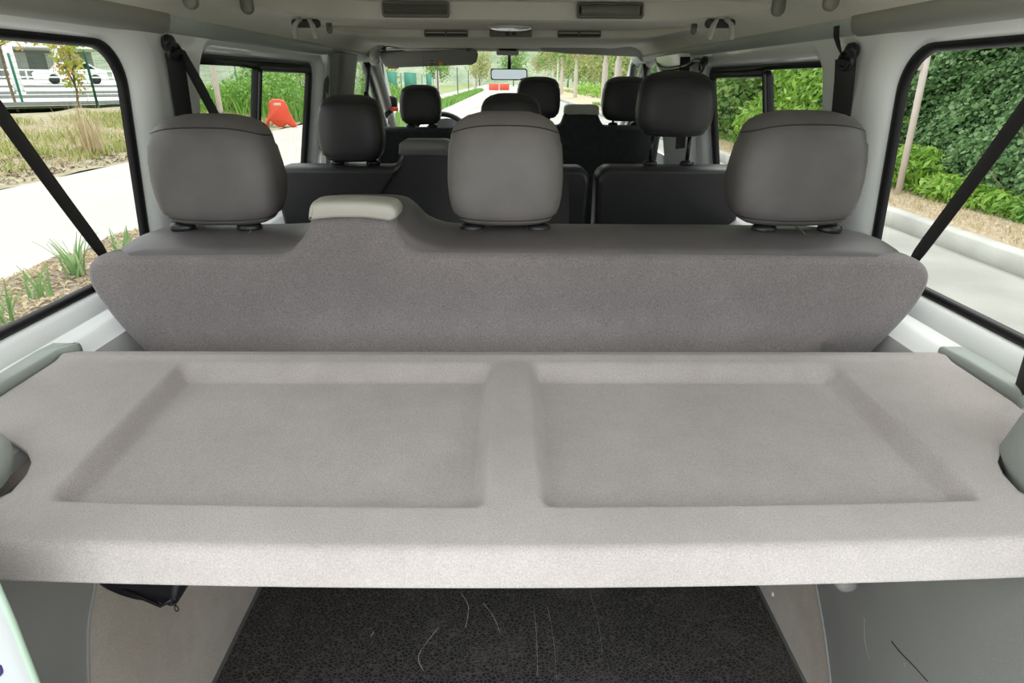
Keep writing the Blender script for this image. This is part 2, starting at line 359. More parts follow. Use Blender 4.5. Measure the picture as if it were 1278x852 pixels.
for side, s in (('left', -1), ('right', 1)):
    w1, w2 = WIN[side]
    GAP = .048
    grow = [inset(w1, -.05), inset(w2, -.035)]
    me = fill2d([(.28, .70), (2.62, .70), (2.62, 1.30), (.28, 1.30)], grow)
    bm = bmesh.new(); bm.from_mesh(me)
    for v in bm.verts:
        y, z = v.co.x, v.co.y
        inx = GAP if z > .745 else GAP+.05
        v.co = (s*(xprof(z)-GAP), y, z)
    for g, wd in zip(grow, (w1, w2)):
        n = len(g); rs = []
        for t in (0, .12, .3, .55, .8, 1):
            a = t; d = GAP*(1-math.sqrt(max(0, 1-a*a))) if t < 1 else GAP
            r = []
            for (y0, z0), (y1, z1) in zip(g, wd):
                y, z = lerp(y0, y1, math.sin(t*PI/2)), lerp(z0, z1, math.sin(t*PI/2))
                r.append((s*(xprof(z)-GAP+GAP*(1-math.cos(t*PI/2))), y, z))
            rs.append(r)
        rings(bm, rs, cap=False)
    # lower part: window ledge, shelf ledge and the box down to the floor
    prof = [(.813, .70), (.806, .722), (.790, .716), (.775, .712), (.762, .700), (.75, .694), (.660, .694), (.655, .685), (.655, .60), (.655, .0)]
    if s < 0: prof = [(a-.01 if a < .7 else a, b) for a, b in prof]
    # the ledge between glass and shelf
    ys = [.30, .8, .965, 1.0, 1.2, 1.8, 2.6]
    L = [[bm.verts.new((s*(a if y < .99 else max(a, .742)), y, b if (y < .99 or a > .745) else min(b, .55 if b > .1 else b))) for a, b in prof] for y in ys]
    for A, B in zip(L, L[1:]):
        for i in range(len(prof)-1): bm.faces.new((A[i], A[i+1], B[i+1], B[i]))
    # cab side: skin around the door glass up to the windscreen post
    me2 = fill2d([(2.62, .30), (4.5, .30), (4.5, .92), (3.76, 1.30), (2.62, 1.30)], [FRONTWIN])
    off = len(bm.verts); bm2 = bmesh.new(); bm2.from_mesh(me2)
    for v in bm2.verts: v.co = (s*(xprof(v.co.y)-.035), v.co.x, v.co.y)
    tmp = bpy.data.meshes.new('t'); bm2.to_mesh(tmp); bm2.free(); bm.from_mesh(tmp)
    # outer skin of the body, so that the wall is a closed box from outside
    for y0, y1, z0, z1 in ((.28, 4.6, -.35, .74), (.28, 4.0, 1.23, 1.42)):
        q = [bm.verts.new((s*(xprof((z0+z1)/2)+.012), y, z)) for y, z in ((y0, z0), (y1, z0), (y1, z1), (y0, z1))]; bm.faces.new(q)
    wall = obj('wall_'+side, bm, M['paint'], kind='structure')
    es = wall.modifiers.new('e', 'EDGE_SPLIT'); es.split_angle = math.radians(38)
    # weld seams are only visible as soft marks: leave plain

    def seal(name, out, x_off, wdt, parent, m=M['black'], dep=.012):
        b = bmesh.new()
        i1 = inset(out, wdt)
        o2 = inset(out, -.012)
        rs = []
        for pl, dx in ((o2, .004), (o2, -dep*.4), (out, -dep), (inset(out, wdt*.6), -dep*.9), (i1, -dep*.2), (i1, .004)):
            rs.append([(s*(xprof(z)+dx+x_off), y, z) for y, z in pl])
        rings(b, rs, cap=False); return obj(name, b, m, parent)
    def pane(name, out, x_off, parent, m=M['glass']):
        b = bmesh.new()
        n = len(out); vs = [b.verts.new((s*(xprof(z)+x_off), y, z)) for y, z in out]
        b.faces.new(vs); bmesh.ops.triangulate(b, faces=b.faces)
        return obj(name, b, m, parent, smooth=False)
    k = 1 if s < 0 else 3
    wn = link(bpy.data.objects.new('window_%d' % k, None)); wn['kind'] = 'structure'
    seal('window_seal', w1, 0, .013, wn); pane('pane', inset(w1, .006), .002, wn)
    wn = link(bpy.data.objects.new('window_%d' % (k+1), None)); wn['kind'] = 'structure'
    seal('window_seal', w2, 0, .014, wn)
    yd = 2.0 if s < 0 else 1.905
    y1 = 2.55 if s < 0 else 2.45; z1 = 1.19 if s < 0 else 1.18
    pane('pane', inset(w2, .01), .006, wn)
    sl = rrect(yd, y1, .765, z1, (.02, .02, .03, .02), 5)
    b = bmesh.new(); i1 = inset(sl, .020)
    rings(b, [[(s*(xprof(z)+dx), y, z) for y, z in pl] for pl, dx in ((sl, .004), (sl, -.014), (inset(sl, .006), -.018), (inset(sl, .016), -.016), (i1, -.008), (i1, .004))], cap=False)
    fr = obj('sliding_frame', b, M['black'], wn)
    b = bmesh.new(); tube(b, [(s*(xprof(z)-.022), yd+.004, z) for z in (.80, .9, 1.0, 1.1, 1.165, 1.178)], .0065, 8); obj('handle_bar', b, M['blackpl'], fr)
    b = bmesh.new()
    strap(b, [(s*(xprof(1.19)-.004), y, 1.192-.006*(y > 2)) for y in np.linspace(yd-.4, y1, 8)], .02, .014, (s, 0, .2)); obj('slide_rail', b, M['black'], wn)
    # front door glass
    wn = link(bpy.data.objects.new('window_%d' % (5 if s < 0 else 6), None)); wn['kind'] = 'structure'
    pane('pane', FRONTWIN, -.02, wn)
    b = bmesh.new()
    tube(b, [(s*(xprof(z)-.03), y, z) for y, z in ((4.26, .93), (4.1, 1.0), (3.8, 1.235), (3.70, 1.258), (3.3, 1.262), (3.08, 1.25))], .017, 8)
    obj('window_seal', b, M['black'], wn)
    b = bmesh.new(); tube(b, [(s*(xprof(z)-.03), 3.50, z) for z in (.82, 1.0, 1.245)], .012, 8); obj('divider', b, M['black'], wn)

# ---- headliner
YS = [.22, .6, 1.0, 1.4, 1.62, 1.69, 1.72, 1.74, 1.750, 1.758, 1.79, 1.87, 1.960, 1.972, 1.985, 1.990, 2.00, 2.03, 2.2, 2.4, 2.56, 2.568, 2.572, 2.578, 2.59, 2.63, 2.8, 3.1, 3.35, 3.42, 3.5]
ZS = [1.375, 1.365, 1.357, 1.347, 1.341, 1.338, 1.335, 1.334, 1.336, 1.350, 1.358, 1.362, 1.360, 1.356, 1.320, 1.312, 1.308, 1.307, 1.314, 1.321, 1.326, 1.323, 1.302, 1.298, 1.296, 1.297, 1.302, 1.304, 1.300, 1.296, 1.288]
bm = bmesh.new(); XS = np.linspace(-.712, .712, 61); L = []
for y, z in zip(YS, ZS):
    row = []
    for x in XS:
        a = abs(x); e = sstep((a-.50)/.16)
        t = max(0, (a-.44)/.27)
        base = lerp(1.345, 1.240, 1-math.sqrt(max(0, 1-min(1, t)**2.2)))
        drop = 1.345-base
        sh = -8*max(0, min(a, .62)-.40)**2*sstep((y-1.2)/.4)*sstep((3.5-y)/.8)
        zz = lerp(z, 1.335, e)-drop
        row.append(bm.verts.new((x, y+sh, max(zz, 1.245))))
    L.append(row)
for A, B in zip(L, L[1:]):
    for i in range(len(XS)-1): bm.faces.new((A[i], A[i+1], B[i+1], B[i]))
me = mesh_of(bm, 'ceiling', False)
ceil = finish('ceiling', me, M['headliner'], kind='structure'); e_ = ceil.modifiers.new('e', 'EDGE_SPLIT'); e_.split_angle = math.radians(22)
bm = bmesh.new(); box(bm, -.76, .76, .20, 3.65, 1.40, 1.43); obj('roof', bm, M['paint'], smooth=False, kind='structure')
bm = bmesh.new(); box(bm, -.76, .76, .19, .24, 1.30, 1.42); obj('trim_1', bm, M['paint'], kind='structure', bevel=.01)   # tailgate header
# side rails under the headliner
for k, s in ((2, -1), (3, 1)):
    bm = bmesh.new()
    def railsec(y, w0):
        return [(s*.690, y, 1.275), (s*(.699-.012*w0), y, 1.258), (s*(.706-.014*w0), y, 1.242), (s*(.716-.006*w0), y, 1.2335), (s*.735, y, 1.232), (s*.757, y, 1.275)]
    yb = 1.40 if s < 0 else 1.36
    rings(bm, [railsec(y, 1.0) for y in (.25, .6, 1.0, yb-.03)]+[railsec(yb-.01, .9), railsec(yb, .6), railsec(yb+.004, .2)])
    obj('trim_%d' % k, bm, M['railtrim'], kind='structure')
    bm = bmesh.new(); rings(bm, [railsec(y, .3) for y in (yb+.01, 1.8, 2.2, 2.7, 3.3, 3.7)])
    obj('trim_%d' % (k+2), bm, M['greytrim'], kind='structure')
# shade strips above the middle windows
# ---- rear pillar trims beside the shelf and moulded panels under it
def pil(name, sec, m):
    bm = bmesh.new(); rs = []
    for z, cx, cy, rx, ry in sec:
        rs.append([(cx+rx*math.copysign(abs(math.cos(t))**.75, math.cos(t)), cy+ry*math.copysign(abs(math.sin(t))**.75, math.sin(t)), z) for t in np.linspace(0, 2*PI, 40, endpoint=False)])
    rings(bm, rs); return obj(name, bm, m, kind='structure')
pil('trim_6', [(.60, -.735, .49, .04, .10), (.68, -.715, .49, .10, .15), (.715, -.712, .495, .135, .172), (.735, -.712, .495, .137, .174), (.745, -.712, .495, .133, .170), (.7485, -.712, .495, .122, .158), (.750, -.712, .495, .09, .12)], M['greytrim'])
pil('trim_7', [(.60, .72, .50, .06, .12), (.68, .715, .50, .10, .155), (.72, .715, .505, .114, .176), (.76, .725, .51, .110, .172), (.80, .738, .515, .102, .163), (.92, .765, .52, .080, .14), (1.10, .775, .52, .05, .10), (1.25, .755, .52, .03, .09)], M['greytrim'])
# grey cover strips on the ledge beside the shelf
for k, s, pts in ((8, -1, [(-.757, .775), (-.757, .93), (-.742, .965), (-.79, .965), (-.796, .93), (-.79, .775)]), (9, 1, [(.762, .775), (.762, .90), (.755, .955), (.797, .955), (.803, .90), (.797, .775)])):
    bm = bmesh.new(); slab(bm, resample(pts, 60), [(0, .690), (0, .722), (.002, .727), (.006, .729)], 'xy'); obj('trim_%d' % k, bm, M['greytrim'], kind='structure')
# side panels under the shelf: carpeted wheel-arch face, moulded plastic cover with a welt
def side_panel(s, X, welt, k):
    bm = bmesh.new()
    PP = ((.30, 0), (1.5, 0), (1.5, .38), (1.04, .52), (.95, .685), (.30, .685))
    P = [(s*X, y, z) for y, z in PP]
    Q = [(s*(X+.02), y, z) for y, z in PP]
    rings(bm, [P, Q]); obj('baseboard_%s' % ('left' if s < 0 else 'right'), bm, M['sidecarpet'], smooth=False, kind='structure')
    bm = bmesh.new()
    W = smooth_path([(0, y, z) for y, z in welt], 6)
    g = []
    for p in W:
        row = []
        for t in np.linspace(0, 1, 9):
            y = lerp(p.y, .31, t)
            bul = .006+.05*math.sin(min(1, t*1.3)*PI/2)**1.5*(1 if s > 0 else .35)
            row.append(bm.verts.new((s*(X-bul), y, p.z)))
        g.append(row)
    for a, b in zip(g, g[1:]):
        for i in range(8): bm.faces.new((a[i], a[i+1], b[i+1], b[i]))
    obj('trim_%d' % k, bm, M['lowtrim'], kind='structure')
    bm = bmesh.new(); tube(bm, [(s*(X-.006), p.y, p.z) for p in W], .003, 8); obj('trim_%d' % (k+1), bm, M['lowtrim'], kind='structure')
side_panel(-1, .612, [(.50, .0), (.55, .20), (.60, .33), (.637, .42), (.675, .47), (.72, .56), (.76, .69)], 10)
side_panel(1, .628, [(.72, .0), (.79, .095), (.845, .164), (.905, .224), (.97, .30), (1.1, .5), (1.18, .69)], 12)
# white door-frame edge at the lower left with its purple mark
bm = bmesh.new()
rings(bm, [[(-.462+q, .392, z), (-.453+q, .396, z), (-.450+q, .402, z), (-.530+q, .44, z), (-.66, .46, z), (-.66, .38, z), (-.54, .385, z)] for z, q in ((.02, .002), (.35, .002), (.60, .002), (.70, .006), (.76, .004), (.80, -.02))])
jamb = obj('trim_14', bm, mat('door_edge_paint', (.50, .53, .54), .35), kind='structure')
bm = bmesh.new(); tube(bm, [(-.4515+(.006 if z > .65 else .002), .3995, z) for z in (.02, .3, .6, .70, .75)], .0032, 8); obj('trim_15', bm, mat('green_edge_reflection', (.42, .56, .45), .5), kind='structure')  # green reflection along the door edge, put in as a coloured tube
# ================================================================== CAB: windscreen, posts, dash
wn = link(bpy.data.objects.new('window_7', None)); wn['kind'] = 'structure'
A = [(-.73, 3.55, 1.286), (-.35, 3.66, 1.305), (0, 3.70, 1.31), (.35, 3.66, 1.305), (.76, 3.55, 1.286)]
B = [(-.80, 4.40, .86), (-.42, 4.62, .86), (0, 4.70, .86), (.42, 4.62, .86), (.80, 4.40, .86)]
A = smooth_path(A, 5); B = smooth_path(B, 5)
bm = bmesh.new(); rings(bm, [A, B], cap=False, close=False); obj('pane', bm, M['wglass'], wn)
bm = bmesh.new(); tube(bm, A, .014, 8); obj('window_seal', bm, M['black'], wn)
bm = bmesh.new(); rings(bm, [A, [(p.x, p.y-.10, p.z-.002) for p in A], [(p.x*1.0, 3.40, 1.294) for p in A]], cap=False, close=False); obj('header_trim', bm, M['ltrim'], wn)
for k, s in ((16, -1), (17, 1)):
    bm = bmesh.new()
    e_ = .06 if s > 0 else .02
    pts = [(s*.675+s*e_*.6, 3.42, 1.278), (s*.695+s*e_*.9, 3.52, 1.272), (s*.708+s*e_, 3.64, 1.232), (s*.735+s*e_*.8, 3.95, 1.08), (s*.775+s*e_*.4, 4.35, .87), (s*.785+s*e_*.3, 4.45, .80)]
    tube(bm, smooth_path(pts, 5), [.040]*6+[.034]*6+[.030]*14, 12)
    obj('trim_%d' % k, bm, M['ltrim'], kind='structure')
    bm = bmesh.new()
    tube(bm, smooth_path([(s*.745, 3.28, 1.262), (s*.752, 3.46, 1.252), (s*.772, 3.80, 1.07), (s*.80, 4.18, .86)], 6), .024, 10); obj('trim_%d' % (k+2), bm, M['blackpl'], kind='structure')
# B pillars behind the cab doors
for k, s, ya, yb in ((20, -1, 2.70, 3.02), (21, 1, 2.56, 3.02)):
    bm = bmesh.new(); rs = []
    for z in (.0, .3, .6, .8, 1.0, 1.15, 1.25):
        X = xprof(z)-.035; w_ = .055
        rs.append([(s*X, ya-.02, z), (s*(X-w_*.8), ya, z), (s*(X-w_), ya+.03, z), (s*(X-w_), yb-.06, z), (s*(X-w_*.7), yb-.015, z), (s*X, yb, z)])
    rings(bm, rs); o = obj('trim_%d' % k, bm, M['pillar'] if s < 0 else M['paint'], kind='structure', bevel=.004)
bm = bmesh.new()
slab(bm, [(y, z) for y, z in rrect(2.605, 2.665, .865, 1.165, .029, 7)], [(0, -xprof(1.0)+.03), (0, -xprof(1.0)+.05), (.004, -xprof(1.0)+.055)], 'yz', warp=lambda x, y, z: (x+(z-1.0)*.19, y, z))
obj('trim_22', bm, M['darktrim'], kind='structure')

# dashboard and cluster hood
dash = thing('dashboard', 'dark dashboard with raised instrument hood below the windscreen', 'dashboard', (0, 4.1, 0))
bm = bmesh.new(); rs = []
for x in np.linspace(-.78, .78, 25):
    h = .80+.015*math.cos(x*2)
    rs.append([(x, 3.98, .45), (x, 3.96, .66), (x, 4.0, h-.03), (x, 4.06, h), (x, 4.3, h+.005), (x, 4.42+.2*math.cos(x*1.9), h-.02), (x, 4.42, .45)])
rings(bm, rs); obj('dash_top', bm, M['darktrim'], dash)
bm = bmesh.new(); rs = []
for t in np.linspace(0, 1, 11):
    y = lerp(3.92, 4.2, t); r = .19*(1-.1*t); hh = lerp(.935, .86, t)
    rs.append([(-.37+r*math.cos(a), y, .74+(hh-.74)*math.sin(a)) for a in np.linspace(0, PI, 17)])
rings(bm, rs); obj('instrument_hood', bm, M['blackpl'], dash)
# steering wheel
st = thing('steering_wheel', 'black steering wheel in front of the driver seat', 'steering wheel', (-.40, 3.80, .80))
bm = bmesh.new()
c = Vector((-.40, 3.80, .80)); ux = Vector((1, 0, 0)); uy = Vector((0, .50, .86)).normalized(); rr = .185
pts = [c+ux*rr*math.cos(t)+uy*rr*math.sin(t) for t in np.linspace(0, 2*PI, 49)]
tube(bm, pts, .0155, 10, cap=False); obj('rim', bm, M['blackpl'], st)
for a in (-.3, PI+.3, -PI/2):
    bm = bmesh.new(); tube(bm, [c, c+ux*rr*math.cos(a)+uy*rr*math.sin(a)], .016, 8); obj('spoke', bm, M['blackpl'], st)
bm = bmesh.new(); nrm = ux.cross(uy)
rings(bm, [[c+nrm*d+(ux*math.cos(t)+uy*math.sin(t))*r_ for t in np.linspace(0, 2*PI, 24, endpoint=False)] for r_, d in ((.05, -.03), (.065, 0), (.06, .03), (.04, .04))]); obj('hub', bm, M['blackpl'], st)
bm = bmesh.new(); tube(bm, [c, c+Vector((0, .26, -.10))], .035, 10); obj('column', bm, M['blackpl'], st)

# ================================================================== SEATS
def make_headrest(parent, cx, cy, z0, z1, w, posts_to, m, seam=M['black'], d=.085, post_r=.0065, postm=None, tp=.70, px=.064, pdx=0, pdy=.012):
    """rounded cushion on two posts; fuller above the middle, drawn in below"""
    H = z1-z0; rs = []
    prof = [(0.0, .58, .40), (.010, .72, .58), (.030, .80, .72), (.056, .842, .81), (.064, .838, .805), (.072, .855, .83), (.11, .905, .89), (.17, .95, .94), (.28, .985, .985), (.42, 1.0, 1.0), (.58, .998, 1.0), (.72, .985, .97), (.82, .968, .93),
            (.882, .950, .88), (.892, .934, .86), (.902, .930, .845), (.935, .895, .76), (.965, .82, .62), (.988, .66, .42), (1.0, .42, .22)]
    for t, fw, fd in prof:
        hw = w/2*fw; z = z0+H*t; r = []
        yc = cy+.012*(t-.5)+.012*sstep((t-.86)/.14)
        for a in np.linspace(0, 2*PI, 48, endpoint=False):
            ca, sa = math.cos(a), math.sin(a); e = 2/3.6
            x = hw*math.copysign(abs(ca)**e, ca); y = d*(.60 if sa < 0 else .46+.62*math.exp(-((t-.36)/.27)**2))*fd*math.copysign(abs(sa)**e, sa)
            x *= 1-.05*sstep((t-.45)/.45)*(1 if sa < 0 else .4)-(.05 if sa < 0 else 0)*abs(sa)**2
            # a slight crown across the width; seam line dips towards the corners
            zz = z-(.10*H*(abs(x)/(w/2))**3 if t > .8 else 0)-(.0*H)+(.03*H*(abs(x)/(w/2))**2 if t < .1 else 0)
            r.append((cx+x, yc+y, zz))
        rs.append(r)
    bm = bmesh.new(); rings(bm, rs)
    hr = obj('headrest', bm, m, parent)
    # welt lines round the cover
    for idx in (4, 14):
        bm = bmesh.new(); r = [Vector(p) for p in rs[idx]]; r.append(r[0]); tube(bm, r, .0013, 5, cap=False); obj('seam', bm, seam, hr)
    for s in (-1, 1):
        bm = bmesh.new(); tube(bm, [(cx+pdx+s*px, cy+pdy, posts_to-.02), (cx+pdx+s*px, cy+pdy, z0+.03)], post_r, 12)
        obj('headrest_post', bm, postm or M['chrome'], hr)
    for s in (-1, 1):
        bm = bmesh.new(); rs2 = []
        for rr, h in ((.020, -.008), (.0215, .001), (.020, .006), (.015, .0095), (.009, .0105)):
            rs2.append([(cx+pdx+s*px+rr*1.12*math.cos(a), cy+pdy+rr*.85*math.sin(a), posts_to+h) for a in np.linspace(0, 2*PI, 20, endpoint=False)])
        rings(bm, rs2); obj('post_sleeve', bm, M['blackpl'], hr)
    return hr

def outline(pts, n=160): return resample(pts, n)
def arc(cx, cz, rx, rz, a0, a1, n=8):
    return [(cx+rx*math.cos(math.radians(lerp(a0, a1, k/n))), cz+rz*math.sin(math.radians(lerp(a0, a1, k/n)))) for k in range(n+1)]
# --- rear bench
rb = thing('rear_bench_seat', 'rear three-place bench seat with grey carpeted back and three charcoal headrests, behind the shelf', 'bench seat', (0, 1.2, 0))
C = smooth_path([(-.66, .60, 0), (-.71, .668, 0), (-.745, .735, 0), (-.764, .795, 0), (-.766, .822, 0), (-.757, .843, 0), (-.735, .8555, 0), (-.70, .8585, 0)], 6)
C = [(p.x, p.y) for p in C]
C += [(-.60, .8605), (-.50, .862), (-.42, .863)]
C += [(p.x, p.y) for p in smooth_path([(-.405, .8645, 0), (-.385, .872, 0), (-.365, .890, 0), (-.352, .912, 0), (-.342, .928, 0), (-.325, .935, 0), (-.27, .937, 0), (-.215, .934, 0), (-.198, .926, 0), (-.188, .905, 0), (-.176, .884, 0), (-.160, .872, 0), (-.13, .868, 0)], 5)]
C += [(0, .8675), (.2, .866), (.4, .8645), (.6, .862)]
C += [(p.x, p.y) for p in smooth_path([(.68, .861, 0), (.735, .857, 0), (.765, .846, 0), (.780, .828, 0), (.783, .805, 0), (.775, .765, 0), (.755, .72, 0), (.722, .664, 0), (.68, .60, 0)], 6)]
C += [(.62, .44), (0, .42), (-.60, .44)]
CO = resample(C, 420)
def warp_back(x, y, z):        # the backrest leans, its rear face slightly domed
    return (x, y+max(0, .80-z)*.10-.010*math.cos(x*1.6)+.004, z)
bm = bmesh.new(); slab(bm, CO, [(.0165, 1.0492), (.015, 1.0494), (.011, 1.051), (.007, 1.0545), (.0045, 1.058), (.002, 1.064), (0, 1.074), (0, 1.10)], 'xz', warp_back)
bmesh.ops.triangulate(bm, faces=[f for f in bm.faces if len(f.verts) > 6])
obj('back_panel', bm, M['backcarpet'], rb)
B_ = smooth_path([(-.64, .60, 0), (-.70, .67, 0), (-.745, .76, 0), (-.757, .815, 0), (-.742, .850, 0), (-.705, .872, 0), (-.66, .882, 0), (-.62, .885, 0)], 6)
B_ = [(p.x, p.y) for p in B_]+[(-.5, .886), (-.44, .887)]
B_ += [(p.x, p.y) for p in smooth_path([(-.40, .889, 0), (-.375, .897, 0), (-.355, .925, 0), (-.335, .944, 0), (-.27, .947, 0), (-.205, .944, 0), (-.178, .928, 0), (-.155, .905, 0), (-.12, .892, 0), (-.08, .889, 0)], 5)]
B_ += [(.1, .889), (.4, .888)]+[(p.x, p.y) for p in smooth_path([(.60, .886, 0), (.68, .880, 0), (.73, .868, 0), (.762, .848, 0), (.774, .815, 0), (.762, .76, 0), (.72, .67, 0), (.66, .60, 0)], 6)]
B_ += [(.60, .42), (0, .40), (-.58, .42)]
BO = resample(B_, 420)
bm = bmesh.new(); slab(bm, BO, [(.022, 1.062), (.016, 1.075), (.009, 1.095), (.003, 1.125), (0, 1.155), (.001, 1.19), (.006, 1.22), (.016, 1.24), (.018, 1.2405)], 'xz', warp_back)
bmesh.ops.triangulate(bm, faces=[f for f in bm.faces if len(f.verts) > 6])
bs = obj('backrest', bm, M['leather'], rb)
for x in (-.493, .562):
    bm = bmesh.new(); tube(bm, [(x+.002, 1.076, .8635), (x+.004, 1.10, .877), (x+.007, 1.14, .8865), (x+.009, 1.18, .8875)], .0009, 5)
    obj('stitching', bm, M['scr'], bs)
# beige release cap over the hump
bm = bmesh.new()
def cap_mesh(bm, x0, x1, zt, y0, y1, drop=.026, side=.020):
    ol = [(p.x, p.y) for p in smooth_path([(x0-.002, zt-.034, 0), (x0-.001, zt-.018, 0), (x0+.006, zt-.004, 0), (x0+.022, zt, 0), (lerp(x0, x1, .5), zt+.001, 0), (x1-.024, zt-.002, 0), (x1-.007, zt-.007, 0), (x1+.001, zt-.018, 0), (x1-.002, zt-.029, 0), (x1-.014, zt-.035, 0), (x1-.030, zt-.033, 0), (lerp(x0, x1, .62), zt-.030, 0), (lerp(x0, x1, .3), zt-.030, 0), (x0+.012, zt-.033, 0)], 5, True)]
    slab(bm, resample(ol, 90), [(.0075, y0), (.004, y0+.0015), (.0015, y0+.006), (0, y0+.016), (0, y1-.03), (.002, y1-.01), (.006, y1)], 'xz', warp_back)
cap_mesh(bm, -.340, -.188, .9600, 1.036, 1.115); obj('release_cap', bm, M['beige'], rb)
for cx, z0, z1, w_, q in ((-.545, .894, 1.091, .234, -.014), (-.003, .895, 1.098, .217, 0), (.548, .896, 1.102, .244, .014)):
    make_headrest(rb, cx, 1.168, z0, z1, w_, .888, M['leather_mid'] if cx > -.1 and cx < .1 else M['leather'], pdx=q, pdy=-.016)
def cushion(parent, x0, x1, y0, y1, m, z=.47):
    bm = bmesh.new(); slab(bm, rrect(x0, x1, y0, y1, .05), [(.02, z-.14), (0, z-.12), (0, z-.03), (.01, z-.008), (.04, z)], 'xy'); obj('seat_cushion', bm, m, parent)
    for x in (x0+.08, x1-.12):
        bm = bmesh.new(); box(bm, x, x+.04, y0+.03, y1-.08, -.006, z-.13)
        obj('seat_frame', bm, M['blackpl'], parent, bevel=.005)
cushion(rb, -.66, .68, 1.22, 1.66, M['leather_dark'])

def make_seat(name, label, x0, x1, zt, y, hump=None, heads=(), mb=M['leather_dark'], capm=M['greycap'], group=None, th=.13, rad=.045, bench='seat', panel=None, hr_d=.085):
    t = thing(name, label, bench, ((x0+x1)/2, y+.2, 0), group)
    top = arc(x0+rad, zt-rad, rad, rad, 180, 90)
    if hump:
        a, b, h = hump
        top += [(p.x, p.y) for p in smooth_path([(a-.045, zt, 0), (a-.02, zt+.008, 0), (a-.002, zt+(h-zt)*.55, 0), (a+.018, h-.012, 0), (a+.04, h-.006, 0), (b-.04, h-.006, 0), (b-.018, h-.012, 0), (b+.002, zt+(h-zt)*.55, 0), (b+.03, zt+.006, 0), (b+.07, zt, 0)], 5)]
    else: top += [(lerp(x0+rad, x1-rad, k/10), zt) for k in range(1, 10)]
    top += arc(x1-rad, zt-rad, rad, rad, 90, 0)
    ol = top+[(x1-.01, .55), (x1-.03, .42), (x0+.03, .42), (x0+.01, .55)]
    wb = lambda x, yy, z: (x, yy+max(0, zt-.05-z)*.16, z)
    bm = bmesh.new(); slab(bm, resample(ol, 320), [(.0185, y), (.018, y), (.009, y+.005), (.003, y+.016), (0, y+.04), (0, y+th-.03), (.008, y+th-.01), (.018, y+th)], 'xz', wb)
    bmesh.ops.triangulate(bm, faces=[f for f in bm.faces if len(f.verts) > 6])
    obj('backrest', bm, mb, t)
    if hump:
        a, b, h = hump
        o2 = [(a-.004, h-.040)]+arc(a+.018, h-.016, .02, .016, 180, 95, 6)+[(lerp(a+.02, b-.02, q), h) for q in (.1, .3, .5, .7, .9)]+arc(b-.018, h-.016, .02, .016, 85, 0, 6)+[(b+.004, h-.046), (b-.012, h-.046), ((a+b)/2, h-.044), (a+.012, h-.046)]
        bm = bmesh.new(); slab(bm, resample(o2, 90), [(.004, y-.004), (0, y+.001), (0, y+th-.02), (.003, y+th-.012)], 'xz'); obj('release_cap', bm, capm, t)
    for h in heads: make_headrest(t, h[0], y+.065, h[1], h[2], h[3], h[4], M['leather_dark'], postm=M['steel'], px=h[5] if len(h) > 5 else .06, d=hr_d)
    cushion(t, x0+.04, x1-.04, y+.2, y+.62, mb)
    return t
# --- second row
s2 = make_seat('bench_seat', 'black two-place bench seat of the middle row with a raised grey release cap', -.77, .276, .888, 2.02, (-.345, -.188, .970),
               ((-.51, .900, 1.105, .212, .892), (.012, .900, 1.112, .205, .892)), bench='bench seat')
for x in (-.372, .0):
    bm = bmesh.new(); tube(bm, [(x, 2.0235, .884), (x, 2.018, .80), (x, 2.035, .70)], .0014, 5); obj('seam', bm, M['black'], s2)
s3 = make_seat('folding_seat', 'black single seat of the middle row whose headrest is pulled up on long posts', .296, .795, .890, 2.02, None,
               ((.545, .982, 1.180, .245, .894, .062),), bench='seat')
# --- cab seats
make_seat('driver_seat', 'dark grey driver seat behind the steering wheel', -.66, -.17, .932, 3.13, None, ((-.428, .945, 1.128, .205, .936, .055),), mb=M['seatfabric'])
make_seat('passenger_bench_seat', 'dark two-place cab bench seat with two headrests around a raised beige cap', .02, .765, .945, 3.13, (.288, .446, 1.042),
          ((.155, .975, 1.167, .215, .948, .055), (.588, .965, 1.170, .238, .948, .055)), mb=M['seatfabric'], capm=M['beige'], bench='bench seat')

# ================================================================== PARCEL SHELF
shelf = None
def shelf_hw(y, side=-1):
    return (.028*sstep((y-.50)/.05)*sstep((.70-y)/.05) if side > 0 else 0)+interp(y, [.44, .475, .51, .55, .585, .61, .635, .655, .672, .690, .715, .775, .96], [.66, .640, .585, .563, .570, .582, .605, .634, .668, .705, .738, .747, .752])
def shelf_h(x, y):
    h = 0
    q = .07*max(0, y-.55)
    for a, b, wa, wb_ in ((-.520-q, -.020, .024, .020), (.036, .545+q*.3, .020, .024)):
        fx = sstep((x-a)/wa)*sstep((b-x)/wb_) if True else 0
        # outer edge follows the flare
        fy = sstep((y-.533)/.030)*sstep((.910-y)/.034)
        h -= .025*fx*fy
    h += .004*math.exp(-((y-.928)/.012)**2)
    h -= .006*sstep((y-.945)/.02)
    return .718+h
NX, rows = 340, []
ylist = list(np.linspace(.479, .96, 210))
for y in ylist:
    hw, hr_ = shelf_hw(y), shelf_hw(y, 1); rows.append([(x*(hw if x < 0 else hr_), y+(.045*(x*hw)**2)*(1-sstep((y-.479)/.35)), shelf_h(x*(hw if x < 0 else hr_), y)) for x in np.linspace(-1, 1, NX)])
front = []
for t in np.linspace(0, 1, 16):     # rolled front lip
    a = t*math.radians(80); r = .011
    y = .479-.0-r*math.sin(a); z = .718-r*(1-math.cos(a)); front.append((y, z))
front.append((.4655, .702)); front.append((.463, .690)); front.append((.459, .681)); front.append((.458, .679)); front.append((.462, .678))
pre = []
for y, z in front[1:]:
    pre.append([(x*shelf_hw(.484), y+.045*(x*shelf_hw(.484))**2, z) for x in np.linspace(-1, 1, NX)])
rows = pre[::-1]+rows
back = [[(x*shelf_hw(.96), .9615, .704) for x in np.linspace(-1, 1, NX)]]
rows += back
